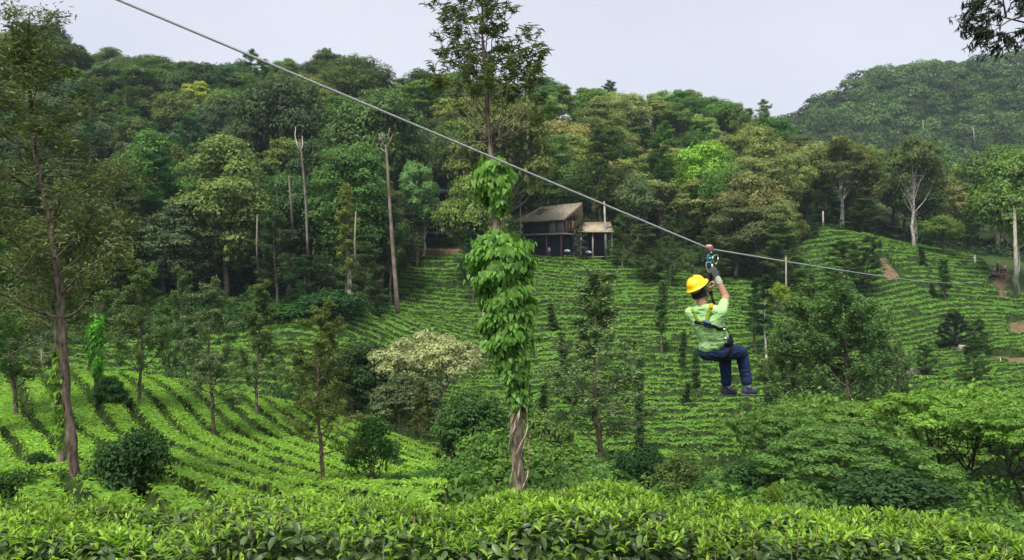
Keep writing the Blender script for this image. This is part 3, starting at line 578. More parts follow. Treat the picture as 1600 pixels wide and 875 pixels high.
plant('bush', 1395, 24, 740, 190, (.03, .08, .025), 'dark bush in the shade of the spreading trees', cat='bush', var=0)
plant('bush', 1180, 30, 716, 110, (.035, .1, .03), 'rounded bush left of the layered trees', cat='bush', var=2)
# --- lopped shade trees standing in the tea
def on(kind, px, base, top, wpx, color, label, y0=40, **kw):
    h = hit(px, base, y0); return plant_at(kind, h.x, h.y, h.z, (base - top) / F * h.y, wpx / F * h.y, color, label, **kw)
POLES = [(1000,722,560,20,1,(.085,.13,.055),'lopped shade tree at the bottom of the terraces right of the feathery oak'), (1035,560,440,22,0,(.085,.13,.055),'dark lopped shade tree high on the terraces left of the rider\'s helmet'),
         (1067,600,520,15,0,(.085,.13,.055),'thin lopped shade tree left of the rider\'s waist'), (1088,640,545,16,0,(.085,.13,.055),'thin lopped shade tree just left of the rider\'s legs'),
         (1073,645,598,16,1,(.085,.13,.055),'short dark lopped tree in the tea left of the rider\'s legs'), (862,525,475,18,1,(.085,.13,.055),'short dark lopped tree right of the hanging vine leaves'),
         (880,590,520,20,1,(.085,.13,.055),'lopped tree on the terraces between the vine and the feathery oak'), (1110,560,470,18,0,(.085,.13,.055),'lopped tree on the terraces behind the rider'),
         (1268,475,428,14,1,(.085,.13,.055),'dark lopped tree at the left of the right hand tea hill'), (1440,420,385,14,1,(.085,.13,.055),'small dark column shaped tree at the top of the right hand tea hill'),
         (1457,470,443,12,1,(.085,.13,.055),'tiny dark lopped tree in the middle of the right hand tea hill'), (1475,478,405,22,0,(.085,.13,.055),'thin lopped tree below the pale green round tree'),
         (1305,560,480,18,0,(.085,.13,.055),'lopped tree low on the right hand tea hill'), (848,680,600,22,1,(.085,.13,.055),'lopped tree behind the foot of the vine clad tree')]
for px, ba, to, wp, vr, c, lb in POLES: on('pole', px, ba, to, wp, c, lb, var=vr, y0=50)
on('slimoak', 1197, 570, 430, 50, (.03, .07, .03), 'tree with a dark crown and white trunk right behind the rider', var=0, tcol=(.5, .5, .46))
on('slimoak', 1180, 560, 436, 44, (.035, .08, .03), 'dark crowned slim tree touching the rider\'s shoulder', var=1)
on('leafy', 1218, 500, 438, 40, (.16, .26, .03), 'yellow green leafy sapling left of the right hand tea hill', cat='sapling')
on('cedar', 1492, 552, 492, 62, (.02, .035, .03), 'dark blue green tree in the middle of the right hand tea hill', var=0, y0=60)
on('oak', 1530, 560, 500, 45, (.06, .09, .04), 'small grey feathery tree beside the pale rock on the tea hill', var=1, y0=60)
on('oak', 1443, 600, 540, 50, (.06, .09, .04), 'small grey tree above the pink boulder', var=2, y0=60)
on('oak', 1520, 610, 528, 50, (.07, .11, .04), 'airy small tree below the pale rock on the tea hill', var=3, y0=56)
on('oak', 1320, 465, 378, 80, (.065, .1, .035), 'feathery olive tree near the top of the right hand tea hill', var=2, y0=80)
on('oak', 1358, 470, 372, 60, (.05, .075, .035), 'darker feathery tree touching the bare earth scar', var=0, y0=80)
on('lolly', 845, 393, 326, 54, (.08, .1, .045), 'small pale stemmed tree in front of the lodge roof', var=0, y0=95, tcol=(.42, .4, .35))
on('slimoak', 904, 415, 344, 30, (.14, .15, .11), 'thin greyish shrub tree in front of the lodge deck', var=0, y0=95)
on('lolly', 663, 410, 314, 42, (.03, .095, .03), 'small round crowned tree with a white trunk on the earth bank', var=1, y0=95, tcol=(.55, .52, .42))
plant('clumpy', 652, 112.5, 236, 80, (.09, .2, .075), 'glossy domed tree above the small white trunked tree', var=0)
plant('oak', 1265, 127, 343, 38, (.04, .09, .055), 'small blue green rounded tree at the left top of the right tea hill', var=1)
plant('dome', 1473, 125, 333, 64, (.085, .15, .035), 'pale green round tree on the crest of the right tea hill', var=1)
plant('oak', 1515, 130, 330, 40, (.05, .08, .03), 'dark feathery tree right of the pale green round tree', var=1)
# --- forest trees one can pick out
FOREST = [('tall',352,92,193,135,LG,'tall pale green tree rising from the tea at the left forest front'), ('tall',232,98,186,120,(.06,.15,.04),'tall vivid green layered tree left of the pale green one'),
 ('clumpy',306,165,120,82,(.22,.28,.05),'yellow green crown high on the left hillside'), ('dome',200,172,105,150,(.055,.1,.045),'wide dark layered crown under the left skyline'),
 ('tall',545,96,200,130,(.06,.14,.04),'vivid green tree left of the dead pale trunk'), ('dome',590,122,135,165,(.065,.125,.045),'broad dark green crown above the dead pale trunk'),
 ('slimoak',540,90,288,52,(.2,.2,.06),'slim tree with an orange yellow top left of the dead trunk'), ('dome',440,125,100,140,(.04,.075,.035),'dark crown left of the broad dark one'),
 ('dome',1100,128,212,105,(.15,.3,.05),'lime green domed tree above the rider'), ('fine',1185,124,228,125,(.12,.16,.065),'large olive tree right of the lime green dome'),
 ('dome',995,121,266,64,(.085,.14,.07),'small pale grey green round tree right of the lodge'), ('oak',940,126,205,120,(.075,.105,.05),'feathery tree rising behind the lower lodge roof'),
 ('dome',745,104,262,110,(.11,.18,.05),'light green tree behind the vine clad trunk'), ('oak',738,100,345,52,(.02,.055,.035),'blue green bush shaped tree left of the vine leaves'),
 ('dome',735,150,180,120,(.07,.13,.03),'mid green crown behind the upper vine tree'), ('fine',660,170,120,120,(.08,.15,.035),'yellowish green crown left of the vine tree on the skyline'),
 ('fine',700,175,108,110,(.09,.15,.03),'yellow green crown on the skyline behind the vine tree'), ('dome',560,180,85,110,(.06,.1,.05),'airy pale crown on the skyline above the cable'),
 ('oak',1010,106,352,75,(.08,.1,.05),'grey green feathery tree at the right end of the lodge'), ('oak',1045,104,340,55,(.075,.105,.05),'feathery tree above the rider\'s helmet'),
 ('tall',1150,112,300,90,(.075,.105,.05),'dark layered tree directly above the pulley'), ('fine',1215,112,300,85,(.11,.155,.06),'olive tree left of the right tea hill'),
 ('oak',1225,108,350,95,(.11,.15,.07),'grey olive feathery tree at the left foot of the right tea hill'), ('tall',1430,142,205,95,(.06,.115,.045),'dark tree with a long white trunk on the right tea hill crest'),
 ('fine',1315,146,200,105,(.09,.12,.04),'brownish olive crown left of the dark white trunked tree'), ('dome',1590,112,222,120,(.09,.17,.045),'big green tree with a pale trunk at the right edge'),
 ('oak',1350,138,310,70,(.075,.105,.05),'feathery tree on the crest of the right tea hill'), ('oak',1290,136,290,60,(.04,.07,.035),'dark feathery tree at the left crest of the right tea hill'),
 ('clumpy',490,110,200,90,(.04,.08,.035),'dark tree around the pale forked trunk'), ('oak',430,88,330,80,(.075,.105,.05),'dark feathery tree right of the tall pale green tree'),
 ('oak',575,86,380,75,(.075,.105,.05),'grey green feathery tree left of the dead trunk base'), ('oak',480,84,400,70,(.03,.07,.03),'dark feathery tree at the forest foot'),
 ('clumpy',610,98,300,70,(.05,.105,.04),'dark leafy tree behind the dead trunk'), ('bush',430,80,472,120,(.03,.11,.025),'broad green bush at the foot of the left forest'),
 ('bush',520,80,455,110,(.025,.085,.025),'dark broad bush at the forest foot left of the dead trunk'), ('oak',160,88,390,85,OL,'olive feathery tree above the hanging green vine'),
 ('fine',790,112,125,165,(.1,.14,.045),'olive yellow crown behind the upper part of the vine clad tree'), ('dome',1560,150,215,110,(.07,.13,.04),'green crown behind the tree at the right edge'), ('oak',1110,108,360,70,(.075,.105,.05),'dark feathery tree right behind the rider\'s pulley')]
for kd, px, Y_, to, wp, c, lb in FOREST:
    plant(kd, px, Y_, to, wp, c, lb, tcol=(.45, .43, .39) if 'white trunk' in lb or 'pale trunk' in lb else None, cat='bush' if kd == 'bush' else 'tree')

plant('clumpy', 1427, 130.4, 196, 80, (.07, .11, .045), 'leafy crown over the tall white trunk on the crest', var=1, tcol=(.4, .38, .35))
# --- the rest of the forest: every crown a tree
rg = random.Random(5); heroes = [((px - CX) / F * Y_, Y_, wp / F * Y_) for kd, px, Y_, to, wp, c, lb in FOREST]
def front(px): return float(np.interp(px, [-500, 560, 625, 640, 960, 985, 1230, 1260, 1340, 1700], [86, 88, 100, 129, 129, 114, 114, 137, 143, 143]))
SEEN = {}
def uniq(lb, px, py):
    side = 'far left' if px < 200 else 'left' if px < 480 else 'left of centre' if px < 720 else 'central' if px < 960 else 'right of centre' if px < 1180 else 'right' if px < 1400 else 'far right'
    lb2 = lb
    return lb2, side
SHORT = {'l': 'the hillside', 'c': 'the hillside', 'r': 'the hillside', 'e': 'the forest edge'}
NAMES = {'l': 'the left hillside', 'c': 'the hillside above the lodge', 'r': 'the hillside above the rider', 'e': 'the forest edge behind the right tea hill'}
GEN = []; GOB = []; cnt = 0; Y_ = 88.
while Y_ < 222:
    stp = 6.4 + (Y_ - 84) * .032
    X = -Y_ * .78 + rg.uniform(0, stp)
    while X < Y_ * .78:
        x = X + rg.uniform(-2.2, 2.2); y = Y_ + rg.uniform(-2.4, 2.4); px = CX + x / y * F; X += stp * rg.uniform(.85, 1.25)
        if y < front(px) + 1: continue
        if any((x - a)**2 + (y - b_)**2 < (w_ * .3)**2 for a, b_, w_ in heroes): continue
        if y > 208 and rg.random() < .25: continue
        if px > 1240 and y > 186: continue
        g0 = Hs(x, y); allow = (CY - skyline(px) - rg.choice([-16, -6, 0, 4, 8, 12, 16]) * (y > 188) - 3) / F * y - g0
        hh = rg.uniform(11, 17.5)
        if Y_ > 190: hh = max(hh, min(allow, 22))
        hh = min(hh, allow)
        if hh < 5: continue
        py = CY - (g0 + hh) / y * F
        edge = y < front(px) + 9
        if px < 470: pal = [DK, BG, MID, BG, (.03, .075, .028), (.05, .1, .03)] if py > 90 else [DK, MID, (.045, .085, .035)]
        elif px < 800: pal = [MID, (.075, .13, .03), DK, LG, (.05, .11, .03)] if py < 200 else [DK, BG, MID]
        elif px < 1240: pal = [MID, LG, (.045, .1, .03), OL, (.05, .12, .03)] if py < 260 else [DK, BG, OL, (.045, .07, .035)]
        else: pal = [MID, OL, DK, LG, (.06, .09, .035)]
        c = rg.choice(pal); q_ = rg.uniform(.75, 1.4); c = (c[0] * q_ * rg.uniform(.85, 1.3), c[1] * q_, c[2] * q_)
        kd = rg.choice(['oak', 'tall', 'dome', 'oak', 'clumpy']) if edge else rg.choice(['dome', 'dome', 'dome', 'tall', 'clumpy', 'fine', 'clumpy', 'oak'])
        wd_ = rg.uniform(8, 12.5) * (.72 if kd == 'oak' else 1) * (.9 if y < 110 else 1)
        zone = 'l' if px < 620 else ('c' if px < 1000 else ('r' if px < 1250 else 'e'))
        tone = 'dark' if c[1] < .07 else ('mid green' if c[1] < .105 else 'light green'); tex = {'oak': 'feathery', 'tall': 'tall', 'dome': 'rounded', 'clumpy': 'clumpy', 'fine': 'fine leaved'}[kd]
        vert = 'on the skyline of' if py < skyline(px) + 22 else ('high on' if py < skyline(px) + 75 else ('at the foot of' if edge else 'halfway up'))
        if zone == 'e': vert = {'on the skyline of': 'topmost along', 'high on': 'high in', 'at the foot of': 'at the front of', 'halfway up': 'within'}[vert]
        lb = f'{tone} {tex} tree ' + {'on the skyline of': 'on the skyline', 'high on': 'high on the hillside', 'at the foot of': 'at the forest foot', 'halfway up': 'halfway up the hillside', 'topmost along': 'topmost behind the tea', 'high in': 'high behind the tea', 'at the front of': 'directly behind the tea', 'within': 'back behind the tea'}[vert]; GEN.append((px, py, lb))
        GOB.append(plant_at(kd, x, y, g0, hh, wd_, c, lb, group=f'{tex} trees of the forest', rng=rg)); cnt += 1
    Y_ += stp * .92
LAND = [(-60, 'beyond the left edge trees'), (60, 'above the thick trunked oak'), (232, 'near the tall vivid green tree'), (352, 'near the tall pale green tree'), (475, 'near the pale forked trunk'), (607, 'near the dead trunk'), (765, 'behind the vine clad tree'),
        (880, 'over the lodge'), (1000, 'right of the lodge'), (1110, 'over the rider'), (1200, 'near the large olive tree'), (1290, 'near the left crest'), (1360, 'above the earth scar'), (1426, 'near the white trunk'), (1500, 'above the pale round tree'), (1590, 'at the right edge'), (1700, 'beyond the right edge')]
same = {}
for k, (px, py, lb) in enumerate(GEN):
    lm_ = min(LAND, key=lambda q: abs(q[0] - px))[1]; GOB[k]['label'] = lb + ' ' + lm_; same.setdefault(GOB[k]['label'], []).append((py, k))
for lb, ks in same.items():
    ks.sort(); n_ = len(ks); w2 = {1: [''], 2: ['upper ', 'lower '], 3: ['uppermost ', 'middle ', 'lowest ']}.get(n_, (['uppermost ', 'second ', 'third ', 'fourth ', 'fifth ', 'sixth ', 'seventh ', 'eighth ', 'ninth ', 'tenth '][:n_ - 1] + ['lowest ']))
    for (py, k), w_ in zip(ks, w2): GOB[k]['label'] = w_ + lb
print('FOREST', cnt)
# --- the far hill on the right
def farsky(px): return float(np.interp(px, [1150, 1235, 1290, 1340, 1400, 1480, 1550, 1600, 1700, 2100], [222, 182, 146, 120, 104, 98, 88, 74, 62, 70]))
far = []; Yf = 462.
while Yf > 300:
    X = 90 + rg.uniform(0, 6)
    while X < 420:
        x = X + rg.uniform(-2, 2); y = Yf + rg.uniform(-3, 3); px = CX + x / y * F; X += rg.uniform(7, 10.5)
        if px < 1190 or px > 1720: continue
        g0 = Hs(x, y); allow = (CY - farsky(px) + rg.choice([8, 3, -1, -4, -8])) / F * y - g0; hh = min(rg.uniform(7, 17) if Yf < 452 else max(12, min(allow, 20)), allow)
        if hh < 4: continue
        if CY - (g0 + hh) / y * F > 262: continue
        far.append((x, y, g0, hh))
    Yf -= 7.5
far.sort(key=lambda q: q[1]); print('FAR', len(far))
NF = max(0, 268 - cnt - 60)
for q, (x, y, g0, hh) in enumerate(far):
    if q % max(1, len(far) // max(1, NF)) == 0 and NF > 0:
        c = rg.choice([DK, MID, BG, (.05, .09, .03)]); py = CY - (g0 + hh) / y * F
        ps = 'on the skyline' if py < farsky(CX + x / y * F) + 12 else ('on the upper flank' if py < 160 else 'on the lower flank')
        plant_at('far', x, y, g0, hh, rg.uniform(8, 12), c, f'{"dark" if c[1] < .07 else "mid green"} round tree {ps} of the hazy far hill', group='trees of the far hill', rng=rg)
    else:
        far[q] = far[q] + (1,)
rest = [f for f in far if len(f) == 5]
if rest:
    nb_ = 420; rn = np.random.default_rng(9); g = Geo()
    for x, y, g0, hh, _ in rest:
        d = rdir(nb_, rn); d[:, 2] = np.abs(d[:, 2]) * 1.1 - .2; wd_ = rn.uniform(9, 16)
        P = np.array([x, y, g0 + hh * .55]) + d * [wd_/2, wd_/2, hh*.45] * (1 + .18*np.sin(d[:, :1]*7+x)*np.cos(d[:, 1:2]*6+y)) * rn.uniform(.75, 1.05, (nb_, 1))
        leaves(g, P, d + [0, 0, .3], rn, 1.25, .6, .5)
    fm = g.mesh('far_forest'); ti = fm.attributes.new('tint', 'FLOAT', 'POINT'); ti.data.foreach_set('value', np.repeat(rn.uniform(-.5, 1.3, len(rest)), nb_ * 4).astype(np.float32))
    o = link('far_forest', fm, FOL, None, (.04, .08, .028), kind='stuff', label='mass of small crowns filling the hazy far hill', category='forest')

# ------------------------------------------------------------------ scrub and ground cover between the trees
def scrub(name, label, poly, yr, xr, dens, size, hgt, color, seed, ratio=.55, bs=1.6, mat=None):
    rn = np.random.default_rng(seed); N = int((xr[1]-xr[0]) * (yr[1]-yr[0]) * dens)
    x = rn.uniform(*xr, N); y = rn.uniform(*yr, N); z = H(x, y); P = np.stack([x, y, z], 1); px, py = proj(P)
    k = inpoly(px, py, poly) & ~(soil_at(P) & (rn.random(N) < .93)); P = P[k]; x, y = P[:, 0], P[:, 1]
    f = lambda x, y: (.5 + .5 * np.sin(x * 1.9 / bs + 1.8 * np.sin(y * 1.2 / bs))) * (.5 + .5 * np.sin(y * 2.3 / bs + 1.5 * np.sin(x * 1.5 / bs + 1))) * hgt
    h = f(x, y); e = .1; Nn = np.stack([-(f(x+e, y)-f(x-e, y))/(2*e), -(f(x, y+e)-f(x, y-e))/(2*e), np.ones_like(x)], 1)
    P[:, 2] += h * rn.uniform(.55, 1.05, len(P)) + .05
    g = Geo(); leaves(g, P, nrm(Nn) + [0, 0, .2], rn, size, ratio, .8, var=.5); print(name, len(P))
    link(name, g.mesh(name), mat or FOL, None, color, kind='stuff', label=label, category='undergrowth')
scrub('undergrowth', 'tangled green undergrowth in the valley behind the hedge', [(690,640),(860,640),(1100,700),(1200,690),(1950,600),(1950,1100),(690,1100)], (10, 58), (-8, 50), 60, .2, 1.1, (.08, .18, .04), 1)
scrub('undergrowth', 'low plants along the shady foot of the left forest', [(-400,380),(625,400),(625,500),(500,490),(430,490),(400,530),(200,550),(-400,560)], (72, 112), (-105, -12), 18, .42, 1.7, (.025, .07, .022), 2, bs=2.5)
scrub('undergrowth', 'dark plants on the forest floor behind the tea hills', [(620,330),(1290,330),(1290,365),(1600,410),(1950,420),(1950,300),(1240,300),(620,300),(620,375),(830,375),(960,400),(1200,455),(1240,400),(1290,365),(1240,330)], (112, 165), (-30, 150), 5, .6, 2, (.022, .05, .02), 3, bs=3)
scrub('grass_bank', 'rough bright grass on the bank around the lodge', [(620,370),(735,368),(830,370),(960,398),(1010,425),(900,405),(830,400),(735,402),(625,412)], (106, 127), (-20, 20), 110, .28, .4, (.09, .2, .03), 4, .18)
scrub('undergrowth', 'scrub growing between the left tea mound and the terraces', [(180,600),(400,640),(700,690),(700,560),(560,540),(520,480),(430,485),(400,525),(200,540)], (46, 84), (-36, -2), 18, .32, 1.0, (.045, .12, .028), 5)
# ------------------------------------------------------------------ the vine clad tree in the middle
def wpath(pts, Y): return np.array([tuple(at(x, y, Y)) for x, y in pts])
Y1 = 15.
tp = wpath([(812,812),(812,765),(809,700),(807,650),(799,590),(793,540),(787,480),(780,420),(776,365),(774,320),(769,265),(767,225),(763,170),(758,110),(755,50),(752,-10),(748,-90)], Y1)
rt = root('silver_oak_tree', tuple(tp[0]), 'tall thin silver oak wrapped in climbing vine in the middle of the view', 'tree')
o0 = tp[0]; P = tp - o0; g = Geo(); c = Geo(); rn = np.random.default_rng(77)
rad = np.array([.15,.12,.115,.112,.11,.11,.105,.1,.09,.08,.06,.05,.036,.028,.022,.018,.012])
s1 = np.linspace(0, 1, 17); s2 = np.linspace(0, 1, 49); PP = np.stack([np.interp(s2, s1, P[:, k]) for k in range(3)], 1) + rn.normal(size=(49, 3)) * [.012, .012, 0]
g.tube(PP, np.interp(s2, s1, rad) * (1 + .1 * rn.normal(size=49)), 12)
tips = [(695,20,-.5),(708,45,.3),(728,30,-.2),(688,62,.5),(716,88,0),(735,100,-.6),(700,5,.4),(745,60,.5),(770,25,-.3),(778,48,.3),(790,12,.2),(762,5,0),(775,70,-.2),
        (800,82,.2),(815,62,-.3),(832,72,.1),(845,100,-.1),(836,106,.4),(798,96,-.4),(812,100,.3),(786,88,.2),(826,122,-.3),(740,-30,.2),(780,-25,-.3),(710,-30,.2),(722,62,.4),(755,35,-.5),(694,118,.2),(690,132,-.3),
        (735,118,.5),(748,125,-.2),(795,135,.4),(760,122,.5),(770,130,-.6),(842,145,.2),(700,225,-.2),(716,160,.3),(830,190,.3),(856,165,.1)]
for q, (tx, ty, dy) in enumerate(tips):
    tip = np.array(at(tx, ty, Y1)) + [0, dy, 0] - o0
    sy = min(228, ty + 75 + rn.uniform(-10, 60)) if ty < 150 else 222
    st = np.array(at(float(np.interp(sy, [110, 170, 225], [758, 763, 767])), sy, Y1)) - o0
    a = st + (tip - st) * [.75, .75, .3] + rn.normal(size=3) * .06
    B = np.array([(1-t)**2 * st + 2*t*(1-t) * a + t*t * tip for t in np.linspace(0, 1, 9)]); g.tube(B, np.linspace(.014, .004, 9), 6, False)
    bare = ty > 140
    T9 = []; D9 = []
    for j in range(3 if bare else 9):
        b_ = B[rn.integers(6, 9)]; S = curve(b_, nrm(rdir(1, rn)[0] + nrm(tip - st) * .9), rn.uniform(.12, .36), 3, .25, rn, .12); g.tube(S, np.linspace(.007, .003, 4), 4, False)
        for m in (2, 3): T9.append(S[m]); D9.append(nrm(S[m] - S[m-1]))
    T9 = np.array(T9); D9 = np.array(D9); k = 8
    Pp = np.repeat(T9, k, 0) + rn.normal(size=(len(T9)*k, 3)) * .035; Dd = nrm(np.repeat(D9, k, 0) * .7 + rdir(len(T9)*k, rn) * .8)
    leaves(c, Pp, np.array([0, 0, 1.]) + rdir(len(Pp), rn) * .6, rn, .17, .1, .4, D=Dd, djit=.15)
part('trunk', g.mesh('trunk', True), BARK, rt, (.17, .14, .115)); part('crown', c.mesh('crown'), FEATHER, rt, (.13, .15, .075))

def vine(name, label, env, n, size, color, Y, seed, nparts=290, depth=1., stems=(), tv=HEART_V, tt=HEART_T, droop=.9, ctr=None):
    """env: photograph rows (y, left, right) that bound the leaf mass"""
    rn = np.random.default_rng(seed); E = np.array(env, float); base = np.array(at((E[-1,1]+E[-1,2])/2, E[-1,0], Y)); rt = root(name, tuple(base), label, 'vine')
    wts = E[:, 2] - E[:, 1]; y = rn.choice(len(E) - 1, n * 3, p=(wts[:-1] * np.diff(E[:, 0])) / (wts[:-1] * np.diff(E[:, 0])).sum()); yy = E[y, 0] + rn.random(n * 3) * (E[y + 1, 0] - E[y, 0])
    yy = yy[:n]; yy = np.where((n > 5000) & (yy > 535) & (yy < 665) & (rn.random(n) < .55), 380 + rn.random(n) * 150, yy); Lf = np.interp(yy, E[:, 0], E[:, 1]); Rt = np.interp(yy, E[:, 0], E[:, 2]); th = rn.uniform(0, 2*np.pi, n)
    hw = (Rt - Lf) / 2 / F * Y; cx = ((Rt + Lf) / 2 - CX) / F * Y; q = (rn.uniform(.3, 1, n) ** .6 + (rn.random(n) < .09) * rn.uniform(0, .4, n)) * (1 + .2 * np.sin(th * 3 + yy * .12) + .3 * np.sin(yy * .19 + th * 2 + seed) * rn.random(n))
    Pp = np.stack([cx + hw * q * np.cos(th), Y + hw * depth * q * np.sin(th), (CY - yy) / F * Y], 1) - base
    Nn = np.stack([np.cos(th), np.sin(th) , np.full(n, .45)], 1); D = np.stack([np.cos(th) * .35, np.sin(th) * .35, np.full(n, -droop)], 1) + rdir(n, rn) * .45
    N2 = nrm(Nn + rdir(n, rn) * .45); D2 = nrm(D - (D * N2).sum(1, keepdims=True) * N2); Xa, Ya, Za = frames(D2, N2); S = size * rn.uniform(.45, 1.5, n)
    Pp = Pp - Ya * S[:, None] * .3
    front = np.argsort((Pp[:, 1] / (hw * depth + .05)) + rn.random(n) * .5 - q)[:nparts]; rest = np.ones(n, bool); rest[front] = False
    g = Geo(); SS = np.stack([S * .72, S, S], 1); g.inst(tv, tt, Pp[rest], Xa[rest], Ya[rest], Za[rest], SS[rest]); part('vine_leaves', g.mesh('vine_leaves'), VINE, rt, color, kind='stuff')
    if nparts:
        lm = mesh_tris('leaf', tv * [.72, 1, 1], tt); lm.materials.append(VINE)
        for k in front:
            o = link('leaf', lm, None, rt, tuple(np.array(color) * rn.uniform(.7, 1.25)))
            o.matrix_local = Matrix([[Xa[k][r] * S[k], Ya[k][r] * S[k], Za[k][r] * S[k], Pp[k][r]] for r in range(3)] + [[0, 0, 0, 1]])
    for st in stems:
        g = Geo(); g.tube(np.array([tuple(at(x, y_, Y + d)) for x, y_, d in st]) - base, .011, 6); part('stem', g.mesh('stem', True), BARK, rt, (.42, .34, .24))
    return rt
def spiral(y0, y1, turns, ph, r=.15):
    L_ = []
    for t in np.linspace(0, 1, 22):
        y = y0 + (y1 - y0) * t; xc = float(np.interp(y, [480, 540, 590, 650, 700, 765], [787, 793, 799, 807, 809, 812])); a = ph + turns * 6.28 * t
        L_.append((xc + r * F / Y1 * math.cos(a) * (1 + .2 * math.sin(9 * t + ph)), y, -r * abs(math.sin(a)) if math.sin(a) > -.99 else 0)) if False else L_.append((xc + r * F / Y1 * math.cos(a) * (1 + .25 * math.sin(9 * t + ph)), y, r * math.sin(a)))
    return L_
vine('climbing_vine', 'big leaved light green climbing vine hanging thickly round the central trunk',
     [(362,768,786),(368,750,806),(382,738,822),(405,734,833),(430,741,828),(460,748,831),(500,753,831),(530,757,833),(555,762,828),(580,776,828),(600,786,826),(625,792,824),(650,799,820)],
     7200, .1, (.11, .26, .05), Y1, 5, 290, .95, [spiral(762, 560, 1.3, .4), spiral(765, 640, .6, 1.6, .165), spiral(762, 620, 1.1, 5.2, .155), spiral(765, 600, .9, 2.6, .17), spiral(750, 500, .8, 4.4, .16), [(822,765,.05),(826,700,0),(823,640,-.05),(827,590,.1),(815,520,0)]])
vine('climbing_vine', 'upper tuft of light green vine leaves just under the cable on the central trunk', [(247,762,780),(254,750,795),(270,740,801),(290,736,802),(305,745,800),(322,765,795),(335,772,785)], 1700, .1, (.125, .28, .055), Y1, 6, 110, .9)

# ------------------------------------------------------------------ left foreground trees
def fixed_oak(name, label, pts, Y, tr, cb, spread, nb, color, tcol, seed, **kw):
    p_ = wpath(pts, Y); tm, cm = silver_oak(0, cb, spread, nb, seed, tr, path=p_ - p_[0], **kw)
    rt = root(name, tuple(p_[0]), label, 'tree'); part('trunk', tm, BARK, rt, tcol); part('crown', cm, FEATHER, rt, color); return rt
fixed_oak('silver_oak_tree', 'tall silver oak with a thick dark rough trunk at the left', [(121,800),(118,740),(110,670),(104,600),(99,530),(93,450),(84,385),(72,330),(60,270),(50,190),(46,110),(46,20)], 17, .112, .4, 2.4, 50, (.13, .14, .075), (.13, .1, .085), 200, flen=.115, fw=.3, ntuft=6, nfr=19, tsp=.3, up=.3, upj=.25, top=.7)
fixed_oak('silver_oak_tree', 'slimmer pale brown trunk just left of the thick dark trunk', [(98,800),(96,720),(93,640),(90,560),(84,480),(80,410),(78,360)], 19.5, .1, .6, 1.4, 24, (.14, .15, .075), (.26, .21, .17), 201, flen=.12, fw=.3, ntuft=5, nfr=18, tsp=.3, up=.4)
vine('climbing_vine', 'small leaved yellow green creeper on the slim pale trunk at the left', [(545,80,104),(580,78,106),(620,82,104),(660,84,103),(700,88,101)], 420, .1, (.12, .25, .03), 19.4, 8, 0, .9)
vine('climbing_vine', 'bright green column of small vine leaves hanging behind the left trees', [(492,140,160),(505,137,163),(540,138,163),(570,140,161),(590,146,158)], 1500, .11, (.11, .36, .04), 33.5, 9, 0, .9)
g = Geo(); p_ = wpath([(152,720),(151,640),(150,560),(150,490)], 33.6); rt = root('bare_tree', tuple(p_[0]), 'lopped trunk under the bright green column of vine leaves', 'tree'); g.tube(p_ - p_[0], [.12, .1, .09, .08], 8); part('trunk', g.mesh('trunk', True), BARK, rt, (.2, .17, .14))
